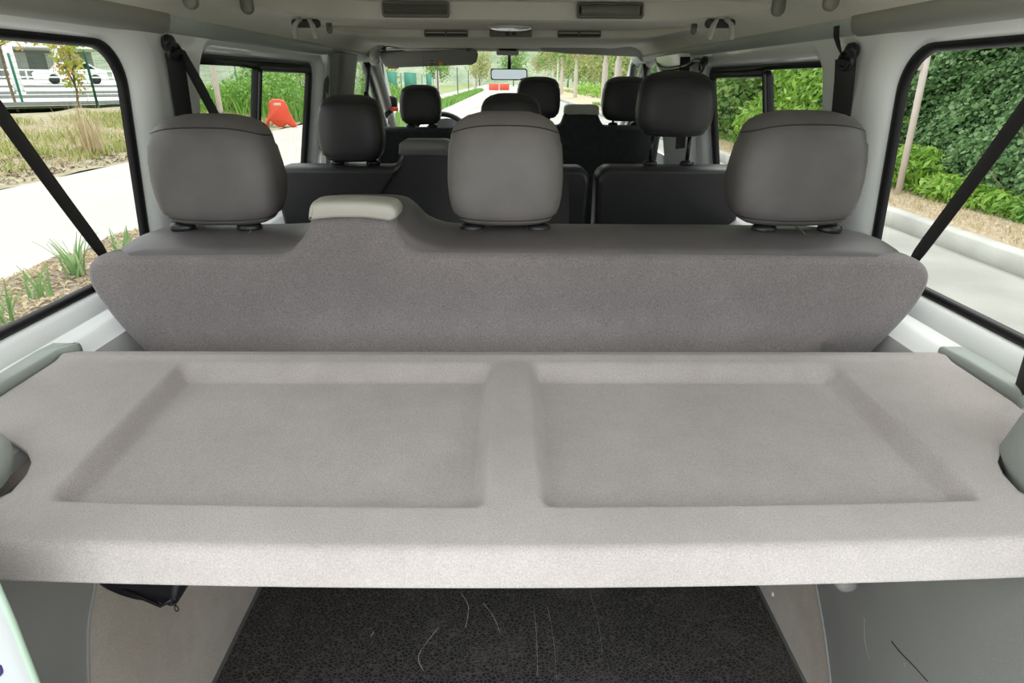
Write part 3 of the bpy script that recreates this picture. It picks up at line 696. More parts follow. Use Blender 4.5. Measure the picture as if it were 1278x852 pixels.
bm = bmesh.new(); V = [[bm.verts.new(p) for p in r] for r in rows]
for A_, B2 in zip(V, V[1:]):
    for i in range(NX-1): bm.faces.new((A_[i], A_[i+1], B2[i+1], B2[i]))
me = mesh_of(bm, 'parcel_shelf', False)
shelf = finish('parcel_shelf', me, M['carpet'])
sd = shelf.modifiers.new('s', 'SOLIDIFY'); sd.thickness = .008; sd.offset = -1
tag(shelf, 'grey carpeted parcel shelf with two shallow rectangular recesses behind the rear bench', 'parcel shelf')
# loose pile standing up along the front lip
bm = bmesh.new()
for i in range(2600):
    x = R.uniform(-.6, .6); y = .4615+.045*x*x; z = .679+R.uniform(-.001, .002)
    dx, dy, dz = R.gauss(0, .0012), -R.uniform(0, .0015), -R.uniform(.0008, .003)
    bm.faces.new([bm.verts.new((x-.0003, y, z)), bm.verts.new((x+.0003, y, z)), bm.verts.new((x+dx, y+dy, z+dz))])
o = obj('carpet_fringe', bm, M['carpet'], shelf, smooth=False); o['kind'] = 'stuff'

# ---- pouch hanging under the shelf, clip on the right
po = thing('nylon_pouch', 'black nylon pouch with a zip pull poking out under the left of the shelf', 'pouch', (-.55, .70, .44))
bm = bmesh.new()
ol = [(-.625, .452), (-.595, .438), (-.565, .417), (-.540, .403), (-.522, .396), (-.512, .401), (-.504, .418), (-.498, .438), (-.492, .470), (-.56, .490), (-.63, .480)]
slab(bm, resample(ol, 60), [(.012, .694), (.004, .690), (0, .700), (0, .735), (.01, .745)], 'xz', warp=lambda x, y, z: (x, y+.006*math.sin(x*90+z*60), z))
obj('body', bm, M['bag'], po)
bm = bmesh.new(); strap(bm, [(-.598, .692, .446), (-.56, .688, .428), (-.53, .687, .409), (-.505, .688, .425)], .006, .003, (0, -1, 0)); obj('zip', bm, M['blackpl'], po)
bm = bmesh.new(); pts = [Vector((-.5045+.0028*math.cos(t), .684, .4065+.0055*math.sin(t))) for t in np.linspace(0, 2*PI, 17)]; tube(bm, pts, .0009, 6, cap=False)
tube(bm, [(-.5065, .686, .418), (-.5050, .684, .411)], .0018, 6)
obj('zip_pull', bm, M['steel'], po)
cl = thing('shelf_clip', 'small rounded grey clip under the right of the shelf', 'clip', (.49, .72, .40))
bm = bmesh.new(); rings(bm, [[(.562, .745, .402)]*0 or [(.548+r_*math.cos(a), 0.72+y_, .408+.8*r_*math.sin(a)) for a in np.linspace(0, 2*PI, 20, endpoint=False)] for r_, y_ in ((.010, .0), (.016, .004), (.018, .012), (.018, .03))]); obj('button', bm, M['lowtrim'], cl)
bm = bmesh.new(); box(bm, .545, .60, .735, .75, .41, .47); obj('bracket', bm, M['darktrim'], cl, bevel=.003)
# rivet on the right carpet
sc = thing('screw', 'small screw with its shine painted white in the right carpeted side panel under the shelf', 'screw', (.626, 1.055, .04))
bm = bmesh.new()
rings(bm, [[(.6285-d_-.001, 1.055+r_*math.cos(a), .045+r_*math.sin(a)) for a in np.linspace(0, 2*PI, 14, endpoint=False)] for r_, d_ in ((.006, 0), (.006, .002), (.003, .004))]); obj('screw_head', bm, M['whitepaint'], sc)  # white colour stands in for the glint of the metal head

# scratches on the moulded panel at the lower right
PAN = bpy.data.objects['trim_12']
bm = bmesh.new(); tube(bm, smooth_path([(.5800, .6459, .3778), (.5777, .6205, .3837), (.5755, .593, .3937), (.5735, .5619, .4021)], 5), .0006, 5); obj('scratch', bm, M['black'], PAN)
for pts in ([(.5905, .7238, .3403), (.5899, .7057, .3067), (.5874, .6814, .2941)], [(.577, .6096, .3791), (.5766, .6053, .3747)]):
    bm = bmesh.new(); tube(bm, smooth_path(pts, 4), .0004, 5); obj('scratch', bm, M['scr'], PAN)

# ================================================================== SEAT BELTS
def dring(parent, c, s, name='anchor_loop'):
    bm = bmesh.new(); c = Vector(c)
    rs = []
    for r_, d in ((.015, 0), (.017, .008), (.015, .016), (.009, .019)):
        rs.append([c+Vector((-s*d, r_*math.cos(a), r_*1.05*math.sin(a))) for a in np.linspace(0, 2*PI, 20, endpoint=False)])
    rings(bm, rs); o = obj('anchor_cover', bm, M['blackpl'], parent)
    bm = bmesh.new()
    pts = [c+Vector((-s*.016, 0.025*math.cos(a)*1.0, -.016+.016*math.sin(a))) for a in np.linspace(0, 2*PI, 25)]
    tube(bm, pts, .005, 8, cap=False); obj(name, bm, M['blackpl'], parent)
# rear belts crossing the rear quarter windows
for s, lab, y0 in ((-1, 'black seat belt slanting across the rear quarter window by the white path', .0), (1, 'black seat belt slanting across the rear quarter window by the kerb', -.026)):
    b = thing('seat_belt', lab, 'seat belt', (s*.79, 1.15, .84), 'rear seat belts')
    bm = bmesh.new()
    P0 = Vector((-.702, .838, 1.215)) if s < 0 else Vector((.700, .812, 1.222)); P1 = Vector((s*.790, 1.150+y0, .842))
    pts = [P0.lerp(P1, t)+Vector((0, 0, -.006*math.sin(t*PI))) for t in np.linspace(0, 1, 14)]+[P1+Vector((0, .02, -.06))]
    strap(bm, pts, .040, .0016, (s, -.35, .1)); obj('webbing', bm, M['belt'], b)
    bm = bmesh.new(); q = s*.755
    strap(bm, [(s*.700, .79, 1.21), (s*.735, .80, 1.0), (s*.76, .805, .86), (s*.778, .805, .775), (s*.768, .79, .715)], .034, .0016, (s, -.35, .1)); obj('return_webbing', bm, M['belt'], b)
    dring(b, (s*.715, .815, 1.235), s)
# middle row belts
b = thing('seat_belt', 'black seat belt hung from the pillar behind the sliding window, with a slanting strap', 'seat belt', (-.70, 1.40, 1.2), 'middle row seat belts')
dring(b, (-.706, 1.388, 1.216), -1)
bm = bmesh.new(); strap(bm, [(-.694, 1.392, 1.202), (-.706, 1.416, 1.162), (-.722, 1.440, 1.084), (-.74, 1.46, .98), (-.765, 1.47, .80)], .040, .0016, (-1, .7, .1)); obj('return_webbing', bm, M['belt'], b)
bm = bmesh.new(); strap(bm, [(-.684, 1.398, 1.208), (-.680, 1.440, 1.147), (-.668, 1.466, 1.082), (-.66, 1.55, .95), (-.66, 1.62, .86)], .044, .0016, (-.5, -.9, .2)); obj('webbing', bm, M['belt'], b)
b = thing('seat_belt', 'black seat belt hanging straight from the pillar beside the green hedge', 'seat belt', (.70, 1.36, 1.2), 'middle row seat belts')
dring(b, (.706, 1.346, 1.206), 1)
bm = bmesh.new(); strap(bm, [(.692, 1.352, 1.192), (.704, 1.362, 1.15), (.722, 1.385, 1.097), (.738, 1.40, 1.0), (.75, 1.42, .86)], .042, .0016, (1, .8, .1)); obj('return_webbing', bm, M['belt'], b)
bm = bmesh.new(); strap(bm, [(.680, 1.392, 1.256), (.684, 1.392, 1.235), (.690, 1.382, 1.212), (.692, 1.360, 1.192)], .034, .0016, (.8, -.8, .2)); obj('webbing', bm, M['belt'], b)
# cab belt on the right B pillar and its cable
b = thing('seat_belt', 'black seat belt on the pillar behind the cab passenger bench', 'seat belt', (.73, 2.62, 1.2))
bm = bmesh.new(); strap(bm, [(.680, 2.53, 1.235), (.682, 2.53, 1.18), (.690, 2.53, 1.1), (.70, 2.535, .9)], .05, .002, (.5, -1, 0)); obj('webbing', bm, M['belt'], b)
bm = bmesh.new(); tube(bm, smooth_path([(.675, 2.28, 1.212), (.680, 2.38, 1.218), (.672, 2.45, 1.205), (.668, 2.62, 1.196), (.668, 2.85, 1.20), (.68, 3.0, 1.235)], 5), .009, 8); obj('guide_loop', bm, M['blackpl'], b)
dring(b, (.695, 2.30, 1.212), 1)
b = thing('seat_belt', 'small black belt anchor on the pillar beside the driver door glass', 'seat belt', (-.74, 3.0, 1.09))
dring(b, (-.655, 2.99, 1.085), -1)

# ================================================================== CEILING FITTINGS
def vent(name, label, cx, cy, cz, w_, h_, slats, tilt, cat='vent', group=None, mid=False, m=M['vent']):
    t = thing(name, label, cat, (cx, cy, cz), group)
    rot = Matrix.Rotation(tilt, 4, 'X'); 
    def put(bm): bmesh.ops.transform(bm, matrix=Matrix.Translation((cx, cy, cz)) @ rot, verts=bm.verts)
    o1 = rrect(-w_/2, w_/2, -h_/2, h_/2, h_*.16, 4)
    bm = bmesh.new(); i = inset(o1, h_*.16)
    rings(bm, [[(u, y, v) for u, v in pl] for pl, y in ((o1, .006), (o1, -.004), (inset(o1, h_*.04), -.006), (inset(i, -.0), -.005), (i, .004))], cap=False)
    put(bm); obj('frame', bm, m, t)
    bm = bmesh.new(); box(bm, -w_/2+.004, w_/2-.004, .005, .009, -h_/2+.003, h_/2-.003); put(bm); obj('duct', bm, M['ventdark'], t, smooth=False)
    for k in range(slats):
        z = lerp(-h_*.30, h_*.30, k/(slats-1))
        bm = bmesh.new(); box(bm, -w_/2+h_*.17, w_/2-h_*.17, -.003, .005, z-h_*.035, z+h_*.035); put(bm); obj('slat', bm, m, t, bevel=.0005)
    if mid:
        bm = bmesh.new(); box(bm, -.003, .003, -.005, .005, -h_*.36, h_*.36); put(bm); obj('divider', bm, m, t)
    return t
YF1, ZF1 = 1.975, 1.333
dy = lambda x: 0
vent('roof_vent', 'open slatted vent in the roof beam above the folded driver side visor', -.262, YF1-.012+dy(.262)-.004, ZF1+.002, .192, .041, 6, math.radians(-12), group='vents in the near roof beam')
t = vent('roof_vent', 'vent with a shut flap in the roof beam on the ivy side', .296, YF1-.012+dy(.296)-.004, ZF1+.002, .192, .041, 2, math.radians(-12), group='vents in the near roof beam')
bm = bmesh.new(); slab(bm, rrect(.212, .380, 1.321, 1.347, .003), [(0, YF1-.012+dy(.296)-.013), (0, YF1-.012+dy(.296)-.004)], 'xz'); obj('flap', bm, M['vent'], t)
vent('cab_vent', 'small dark twin vent above the driver side sun visor', -.232, 2.565+dy(.232), 1.311, .165, .023, 3, math.radians(-10), group='vents in the front roof beam', mid=True)
vent('cab_vent', 'small dark twin vent above the passenger side sun visor', .275, 2.565+dy(.275), 1.312, .165, .023, 3, math.radians(-10), group='vents in the front roof beam', mid=True)
# climate switch panel in the middle
t = thing('roof_switch_panel', 'small grey switch panel between the two twin vents', 'switch panel', (.012, 2.57, 1.312))
bm = bmesh.new(); slab(bm, rrect(-.067, .093, 1.300, 1.325, .003), [(0, 2.565), (0, 2.553), (.002, 2.551)], 'xz'); obj('panel', bm, M['vent'], t)
for x in (-.035, .065):
    bm = bmesh.new()
    rings(bm, [[(x+r_*math.cos(a), 2.551-d_, 1.3125+r_*.8*math.sin(a)) for a in np.linspace(0, 2*PI, 16, endpoint=False)] for r_, d_ in ((.010, 0), (.009, .008), (.007, .010))]); obj('knob', bm, M['vent'], t)
for x in (.002, .026):
    bm = bmesh.new(); box(bm, x-.008, x+.008, 2.546, 2.552, 1.305, 1.319); obj('button', bm, M['ventdark'], t, bevel=.001)
# dome light
t = thing('dome_light', 'oval white dome light on the roof lining between the vents', 'light', (.012, 2.16, 1.312))
bm = bmesh.new(); rings(bm, [[(.012+.072*q*math.cos(a), 2.20+.10*q*math.sin(a), z) for a in np.linspace(0, 2*PI, 32, endpoint=False)] for q, z in ((1.05, 1.316), (1.05, 1.3085), (.97, 1.3065))]); obj('surround', bm, M['greytrim'], t)
bm = bmesh.new(); rings(bm, [[(.012+.072*q*math.cos(a), 2.20+.10*q*math.sin(a), z) for a in np.linspace(0, 2*PI, 32, endpoint=False)] for q, z in ((.93, 1.307), (.90, 1.303), (.7, 1.3005), (.3, 1.299))]); obj('lens', bm, M['lamp'], t)
# slot unit on the windscreen header
t = thing('header_receiver', 'small slotted unit in the middle of the windscreen header', 'receiver', (0, 3.42, 1.30))
bm = bmesh.new(); slab(bm, rrect(-.055, .060, 1.268, 1.306, .008), [(0, 3.46), (0, 3.41), (.004, 3.405)], 'xz'); obj('housing', bm, M['ltrim'], t)
bm = bmesh.new(); box(bm, -.042, .048, 3.402, 3.408, 1.287, 1.297); obj('slot', bm, M['black'], t)

def tab(name, label, x, y, z, wy, h, s, m=M['darktrim'], group=None):
    t = bmesh.new()
    ol = rrect(y-wy/2, y+wy/2, z-h, z+.02, (wy*.45, wy*.45, .002, .002), 6)
    slab(t, ol, [(.003, x-.012), (0, x-.008), (0, x+.008), (.003, x+.012)], 'yz')
    o = obj(name, t, m); return tag(o, label, 'hook', group)
def lobe(name, label, x, y, z, wx, h, group=None, dep=.016, m=M['vent']):
    bm = bmesh.new()
    slab(bm, rrect(x-wx/2, x+wx/2, z-h, z+.02, (wx*.48, wx*.48, .003, .003), 7), [(.005, y-dep/2), (.001, y-dep/2+.003), (0, y), (.001, y+dep/2-.003), (.005, y+dep/2)], 'xz')
    o = obj(name, bm, m); return tag(o, label, 'hook', group)
def coat_hook(label, x, y, z, s, group):
    t = thing('coat_hook', label, 'hook', (x, y, z), group)
    bm = bmesh.new(); slab(bm, rrect(x-.040, x+.040, z+.006, z+.028, .010), [(.006, y+.002), (0, y+.006), (0, y+.02)], 'xz'); obj('hook_plate', bm, M['ventdark'], t)
    for k in (-1, 1):
        cx = x+k*.026
        bm = bmesh.new()
        pts = smooth_path([(cx-k*.014, y+.006, z+.026), (cx-k*.008, y-.006, z+.020), (cx, y-.012, z+.006), (cx+k*.003, y-.010, z-.012), (cx+k*.004, y-.004, z-.018)], 5)
        tube(bm, pts, [.006]*8+[.0075]*8+[.008]*5, 10); obj('prong', bm, M['ltrim'], t)
coat_hook('twin-pronged coat hook on the roof lining on the path side', -.575, 1.93, 1.279, -1, 'coat hooks')
coat_hook('twin-pronged coat hook on the roof lining on the ivy side', .58, 1.83, 1.277, 1, 'coat hooks')
lobe('belt_guide', 'rounded grey stub hanging from the lining nearest the path side quarter window', -.62, 1.35, 1.298, .030, .024)
lobe('belt_guide', 'rounded grey stub hanging from the lining nearest the ivy side quarter window', .62, 1.31, 1.298, .030, .024)
lobe('lining_button', 'small dark oval stub at the path side end of the near roof beam', -.60, 1.585, 1.302, .030, .016)
lobe('lining_button', 'small dark oval stub at the ivy side end of the near roof beam', .60, 1.51, 1.300, .030, .018)
lobe('lining_button', 'tiny dark stub beside the coat hook on the path side', -.530, 2.02, 1.284, .018, .010)
lobe('lining_button', 'tiny dark stub beside the coat hook on the ivy side', .545, 1.97, 1.284, .018, .010)
# reading lights at the top corners of the frame
for s, lab in ((-1, 'flat oval reading light on the roof lining on the path side'), (1, 'flat oval reading light on the roof lining on the ivy side')):
    t = thing('reading_light', lab, 'light', (s*.50, 1.66, 1.335))
    bm = bmesh.new(); rings(bm, [[(s*.47+.085*q*math.cos(a), 1.52+.05*q*math.sin(a), z) for a in np.linspace(0, 2*PI, 32, endpoint=False)] for q, z in ((1.05, 1.345), (1.05, 1.330), (.95, 1.326))]); obj('surround', bm, M['vent'], t)
    bm = bmesh.new(); rings(bm, [[(s*.47+.085*q*math.cos(a), 1.52+.05*q*math.sin(a), z) for a in np.linspace(0, 2*PI, 32, endpoint=False)] for q, z in ((.9, 1.327), (.8, 1.323), (.4, 1.321))]); obj('lens', bm, M['lamp'], t)

# sun visors
def visor(label, ol, y0, tilt, extra=None):
    t = thing('sun_visor', label, 'sun visor', (sum(p[0] for p in ol)/len(ol), y0, 1.28))
    wp = lambda x, y, z: (x, y+(z-1.30)*tilt+.04*abs(x)**2*-1, z)
    bm = bmesh.new(); slab(bm, resample(ol, 140), [(.010, y0-.009), (.003, y0-.006), (0, y0), (.003, y0+.006), (.010, y0+.009)], 'xz', wp)
    obj('board', bm, M['visor'], t)
    x0, x1 = min(p[0] for p in ol), max(p[0] for p in ol); zt = max(p[1] for p in ol)
    for xx in (x0+.03, x1-.05):
        bm = bmesh.new(); tube(bm, [wp(xx-.012, y0-.004, zt-.004), wp(xx+.012, y0-.004, zt-.004)], .009, 8)
        obj('pivot', bm, M['darktrim'], t)
    return t, wp
t, wp = visor('grey sun visor folded down on the driver side with a small yellow sticker', [(-.655, 1.270), (-.63, 1.278), (-.40, 1.288), (-.18, 1.297), (-.155, 1.292), (-.148, 1.270), (-.158, 1.235), (-.185, 1.222), (-.40, 1.214), (-.60, 1.206), (-.632, 1.212), (-.648, 1.240)], 3.40, -.5)
bm = bmesh.new()
q = [wp(x, 3.390, z) for x, z in ((-.352, 1.217), (-.328, 1.217), (-.328, 1.238), (-.352, 1.238))]; q2 = [(a, b-.001, c) for a, b, c in q]; rings(bm, [q, q2]); obj('sticker', bm, M['yellow'], t)
bm = bmesh.new()
for z in (1.226, 1.240, 1.253):
    q = [wp(x, 3.390, zz) for x, zz in ((-.394, z-.002), (-.380, z-.002), (-.380, z+.002), (-.394, z+.002))]; rings(bm, [q, [(a, b-.001, c) for a, b, c in q]])
obj('warning_print', bm, M['ventdark'], t)
bm = bmesh.new(); q = [wp(x, 3.3895, z) for x, z in ((-.430, 1.218), (-.357, 1.220), (-.357, 1.282), (-.430, 1.278))]; q.append(q[0]); tube(bm, q, .0012, 5); obj('label_edge', bm, M['darktrim'], t)
visor('grey sun visor folded up flat on the passenger side', [(.165, 1.300), (.175, 1.316), (.30, 1.318), (.50, 1.314), (.66, 1.306), (.695, 1.298), (.700, 1.280), (.685, 1.262), (.50, 1.268), (.30, 1.276), (.20, 1.284), (.172, 1.288)], 3.36, -1.6)
# grab handle on the right windscreen post
for s, lab in ((1, 'cream grab handle at the top of the passenger side windscreen post'), (-1, 'cream grab handle at the top of the driver side windscreen post')):
    t = thing('grab_handle', lab, 'grab handle', (s*.70, 3.34, 1.29))
    bm = bmesh.new(); tube(bm, smooth_path([(s*.652+.03, 3.33, 1.306), (s*.672+.03, 3.30, 1.306), (s*.692+.03, 3.30, 1.288), (s*.700+.03, 3.32, 1.262), (s*.698+.03, 3.38, 1.238)], 5), [.012]*6+[.016]*8+[.02]*7, 10); obj('handle', bm, M['ltrim'], t)
    bm = bmesh.new(); rings(bm, [[(s*.698+.03+r_*math.cos(a), 3.36-d_, 1.238+r_*math.sin(a)) for a in np.linspace(0, 2*PI, 20, endpoint=False)] for r_, d_ in ((.026, 0), (.026, .02), (.018, .028))]); obj('end_cap', bm, M['ltrim'], t)
# interior mirror
t = thing('rear_view_mirror', 'black rear-view mirror hanging at the top of the windscreen', 'mirror', (.01, 3.6, 1.2))
bm = bmesh.new(); slab(bm, rrect(-.090, .112, 1.150, 1.208, .014), [(.01, 3.64), (0, 3.628), (0, 3.604), (.004, 3.600)], 'xz'); obj('housing', bm, M['blackpl'], t)
bm = bmesh.new(); slab(bm, rrect(-.084, .106, 1.155, 1.203, .012), [(0, 3.6005), (0, 3.5985)], 'xz'); obj('mirror_glass', bm, M['mirror'], t, smooth=False)
bm = bmesh.new(); tube(bm, [(.012, 3.62, 1.20), (.012, 3.65, 1.24), (.012, 3.70, 1.29)], .010, 8); obj('stalk', bm, M['blackpl'], t)
# door mirror
t = thing('door_mirror', 'small black door mirror with an orange edge outside the driver side glass', 'mirror', (-.75, 4.1, 1.0))
bm = bmesh.new(); slab(bm, rrect(-.78, -.70, .965, 1.055, .02), [(.012, 4.17), (0, 4.14), (0, 4.105), (.006, 4.10)], 'xz'); obj('housing', bm, M['blackpl'], t)
bm = bmesh.new(); slab(bm, rrect(-.742, -.694, .966, .99, .006), [(0, 4.115), (0, 4.095)], 'xz'); obj('indicator', bm, M['orange'], t)
bm = bmesh.new(); tube(bm, [(-.74, 4.13, .97), (-.79, 4.12, .93), (-.81, 4.10, .90)], .018, 8); obj('mirror_arm', bm, M['blackpl'], t)
# orange sticker at the top left of the windscreen
bm = bmesh.new(); slab(bm, rrect(-.66, -.60, 1.205, 1.225, .004), [(0, 3.655), (0, 3.652)], 'xz'); tag(obj('windscreen_sticker', bm, M['orangey']), 'small orange sticker at the top corner of the windscreen beside the lowered visor', 'sticker')

# purple mark on the white edge
bm = bmesh.new()
pts = smooth_path([(-.473, .3905, .640), (-.4665, .3912, .646), (-.4655, .3915, .655), (-.469, .3910, .650)], 5)
tube(bm, pts, .0016, 6); o = obj('marking', bm, M['purple'], jamb)

# ================================================================== OUTSIDE
G = -.55
def sheet(name, x0, x1, y0, y1, zf, m, nx=2, ny=2, kind='structure', th=None):
    bm = bmesh.new(); V = [[bm.verts.new((x, y, zf(x, y))) for x in np.linspace(x0, x1, nx)] for y in np.linspace(y0, y1, ny)]
    for a, b in zip(V, V[1:]):
        for i in range(nx-1): bm.faces.new((a[i], a[i+1], b[i+1], b[i]))
    return finish(name, mesh_of(bm, name, False), m, kind=kind)
sheet('ground', -260, 260, -40, 420, lambda x, y: G-.06, M['lawn'])
sheet('road', -3.0, 4.98, -30, 330, lambda x, y: G, M['asphalt'])
sheet('road_shoulder', -4.2, -2.2, 6, 330, lambda x, y: G+.006, M['gravel'])
def path_z(x, y): return G+.02
sheet('path', -8.25, -4.5, -10, 330, path_z, M['path'])
sheet('planting_bed', -4.48, -2.9, -10, 24, lambda x, y: G+.05+.06*noise.noise(Vector((x*2, y*2, 0))), M['mulch'], 24, 160)
def verge_z(x, y):
    t = max(0, min(1, (-8.26-x)/6)); return G+.03+.62*sstep(t)*sstep((60-y)/30)+.07*noise.noise(Vector((x*.8, y*.8, 3)))
sheet('verge_ground', -15.5, -8.26, -4, 90, verge_z, M['verge'], 40, 300)
sheet('roadside_ground', 5.06, 10, -10, 140, lambda x, y: G+.185+.03*noise.noise(Vector((x*2, y*2, 0)))+.1*max(0, x-5.7), M['drygrass'], 16, 300)
# kerb
bm = bmesh.new()
rings(bm, [[(4.90, y, G-.05), (4.915, y, G+.175), (4.935, y, G+.195), (5.065, y, G+.20), (5.08, y, G+.19), (5.08, y, G-.05)] for y in np.linspace(-10, 160, 60)]); obj('kerb', bm, M['kerb'], kind='structure')
bm = bmesh.new()
rings(bm, [[(-4.53, y, G-.05), (-4.53, y, G+.03), (-4.47, y, G+.03), (-4.47, y, G-.05)] for y in np.linspace(-10, 160, 40)]); obj('kerb_path', bm, M['kerb'], kind='structure')

def leaves(name, pts, nrm, size, m, parent=None, kind=None, asp=.62, jitter=.9, droop=0):
    """one folded leaf per point (array n x 3), facing roughly along nrm"""
    n = len(pts); rg = np.random.default_rng(len(name)*7+n)
    pts = np.asarray(pts, float); N = np.asarray(nrm, float)+rg.normal(0, jitter, (n, 3)); N /= np.linalg.norm(N, axis=1)[:, None]+1e-9
    T = rg.normal(0, 1, (n, 3)); T[:, 2] -= droop; T -= (T*N).sum(1)[:, None]*N; T /= np.linalg.norm(T, axis=1)[:, None]+1e-9
    S = np.cross(N, T); sz = size*rg.uniform(.6, 1.4, n)[:, None]
    v = np.empty((n, 4, 3)); v[:, 0] = pts-T*sz*.5; v[:, 1] = pts+S*sz*asp*.5+N*sz*.12; v[:, 2] = pts+T*sz*.5; v[:, 3] = pts-S*sz*asp*.5+N*sz*.12
    me = bpy.data.meshes.new(name); me.vertices.add(n*4); me.vertices.foreach_set('co', v.reshape(-1))
    me.loops.add(n*4); me.loops.foreach_set('vertex_index', np.arange(n*4)); me.polygons.add(n)
    me.polygons.foreach_set('loop_start', np.arange(n)*4); me.polygons.foreach_set('loop_total', np.full(n, 4)); me.update(calc_edges=True)
    return finish(name, me, m, parent, smooth=False, kind=kind)
def blob_points(blobs, n, rg, shell=.75):
    vol = np.array([b[1][0]*b[1][1]*b[1][2] for b in blobs])**(2/3); vol /= vol.sum(); P, Nn = [], []
    for (c, r), f in zip(blobs, vol):
        k = max(3, int(n*f)); d = rg.normal(0, 1, (k, 3)); d /= np.linalg.norm(d, axis=1)[:, None]
        q = rg.uniform(shell, 1.05, k)[:, None]; P.append(np.array(c)+d*np.array(r)*q); Nn.append(d/np.array(r)*min(r))
    return np.concatenate(P), np.concatenate(Nn)

# --- ivy bank on the right
IY = np.array([-.42, .5, 1.6, 3.2, 5.2, 8.0]); IX = np.array([6.35, 6.6, 7.1, 7.9, 9.0, 11.1])
def bank(u, y):
    z = -.36+u*8.4; x = np.interp(z, IY, IX)
    nz_ = noise.noise(Vector((y*.45, z*.55, 0)))*.85+noise.noise(Vector((y*1.5, z*1.7, 5)))*.55+noise.noise(Vector((y*3, z*3, 9)))*.15
    return x-nz_*.9*min(1, .3+u*4), y, z
bm = bmesh.new(); V = [[bm.verts.new((p[0]+.14, p[1], p[2])) for p in [bank(u, y) for u in np.linspace(0, 1, 50)]] for y in np.linspace(1, 34, 150)]
for a, b in zip(V, V[1:]):
    for i in range(49): bm.faces.new((a[i], b[i], b[i+1], a[i+1]))
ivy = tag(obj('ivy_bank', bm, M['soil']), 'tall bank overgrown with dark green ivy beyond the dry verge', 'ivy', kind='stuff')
rg = np.random.default_rng(3)
for n, u0, u1, y0, y1, sz_ in ((85000, 0, .50, 4.5, 15.5, .072), (9000, .5, 1, 2, 16, .19), (13000, 0, 1, 15.5, 34, .17)):
    us = rg.uniform(u0, u1, n); yy = rg.uniform(y0, y1, n)
    P = np.array([bank(u, y) for u, y in zip(us, yy)]); P[:, 0] -= rg.uniform(-.06, .10, n)
    leaves('leaves', P, np.tile([-1, -.35, .85], (n, 1)), sz_, M['ivyleaf'], ivy, 'stuff', asp=.85, jitter=.6)
# bare twigs in the bank
bm = bmesh.new()
for k in range(18):
    y = R.uniform(6.0, 7.8); u = R.uniform(.03, .22); p = Vector(bank(u, y))+Vector((-.12, 0, 0)); pts = [p]
    d = Vector((R.uniform(-.3, .1), R.uniform(-1, 1), R.uniform(-.2, 1))).normalized()
    for j in range(4): d = (d+Vector((R.gauss(0, .25), R.gauss(0, .25), R.gauss(0, .25)))).normalized(); pts.append(pts[-1]+d*.18)
    tube(bm, pts, [.008, .006, .005, .004, .003], 5)
obj('twigs', bm, M['bark'], ivy, kind='stuff')

def bush(name, label, cat, blobs, n, size, m, group=None, core=True, droop=0, asp=.6, stems=0, base=None):
    cx, cy = blobs[0][0][0], blobs[0][0][1]
    t = thing(name, label, cat, (cx, cy, base if base is not None else G+.15), group)
    rg = np.random.default_rng(n+int(abs(cx)*10)); P, Nn = blob_points(blobs, n, rg, .55)
    leaves('foliage', P, Nn+np.array([0, 0, .5]), size, m, t, 'stuff', droop=droop, asp=asp)
    if core:
        bm = bmesh.new()
        b0 = base if base is not None else G+.1
        for c, r in blobs[:6]: tube(bm, smooth_path([(cx, cy, b0), (lerp(cx, c[0], .5), lerp(cy, c[1], .5), lerp(b0, c[2], .6)), c], 3), .03, 5)
        obj('stem', bm, M['bark'], t)
    return t
bush('shrub', 'bright yellow-green feathery shrub seen through the right sliding window', 'shrub', [((6.5, 12.6, .7), (1.0, 1.6, .9)), ((6.3, 11.4, .3), (.8, 1.1, .7)), ((6.7, 14.0, 1.4), (1.1, 1.5, .9)), ((6.2, 14.8, .2), (.8, 1.2, .7)), ((6.8, 12.0, 1.7), (.9, 1.2, .6))], 9000, .17, M['brightleaf'], droop=.8, asp=.35)
bush('shrub', 'mid green shrub left of the feathery shrub beside the sliding window bar', 'shrub', [((6.7, 18.5, .6), (1.2, 2.0, 1.2)), ((6.9, 21.5, 1.0), (1.3, 2.2, 1.6)), ((7.2, 17, 1.8), (1.2, 1.8, 1.1))], 7000, .17, M['treeleaf'])
bush('fern', 'low bright green fern clump at the foot of the ivy by the wooden post', 'fern', [((6.15, 8.4, -.22), (.35, .7, .20)), ((6.2, 7.6, -.24), (.32, .6, .16)), ((6.2, 9.4, -.05), (.4, .6, .32))], 3600, .13, M['brightleaf'], droop=.4, asp=.3)
bush('shrub', 'low weedy green clump at the foot of the ivy nearest the van', 'shrub', [((6.2, 6.4, -.26), (.3, .7, .16)), ((6.15, 5.4, -.26), (.3, .7, .15)), ((6.2, 7.0, -.26), (.3, .5, .15))], 3400, .10, M['lush'], droop=.3, asp=.4)
# wooden post leaning by the verge
t = thing('wooden_post', 'pale wooden post with a short cross arm standing before the ivy bank', 'post', (5.75, 8.93, G+.2))
bm = bmesh.new(); tube(bm, [(5.75, 8.92, G+.1), (5.75, 8.99, .6), (5.75, 9.06, 1.52)], .045, 10); obj('pole', bm, M['guard'], t)
bm = bmesh.new(); box(bm, 5.42, 5.71, 9.03, 9.08, 1.30, 1.40); obj('cross_arm', bm, M['guard'], t, bevel=.01)

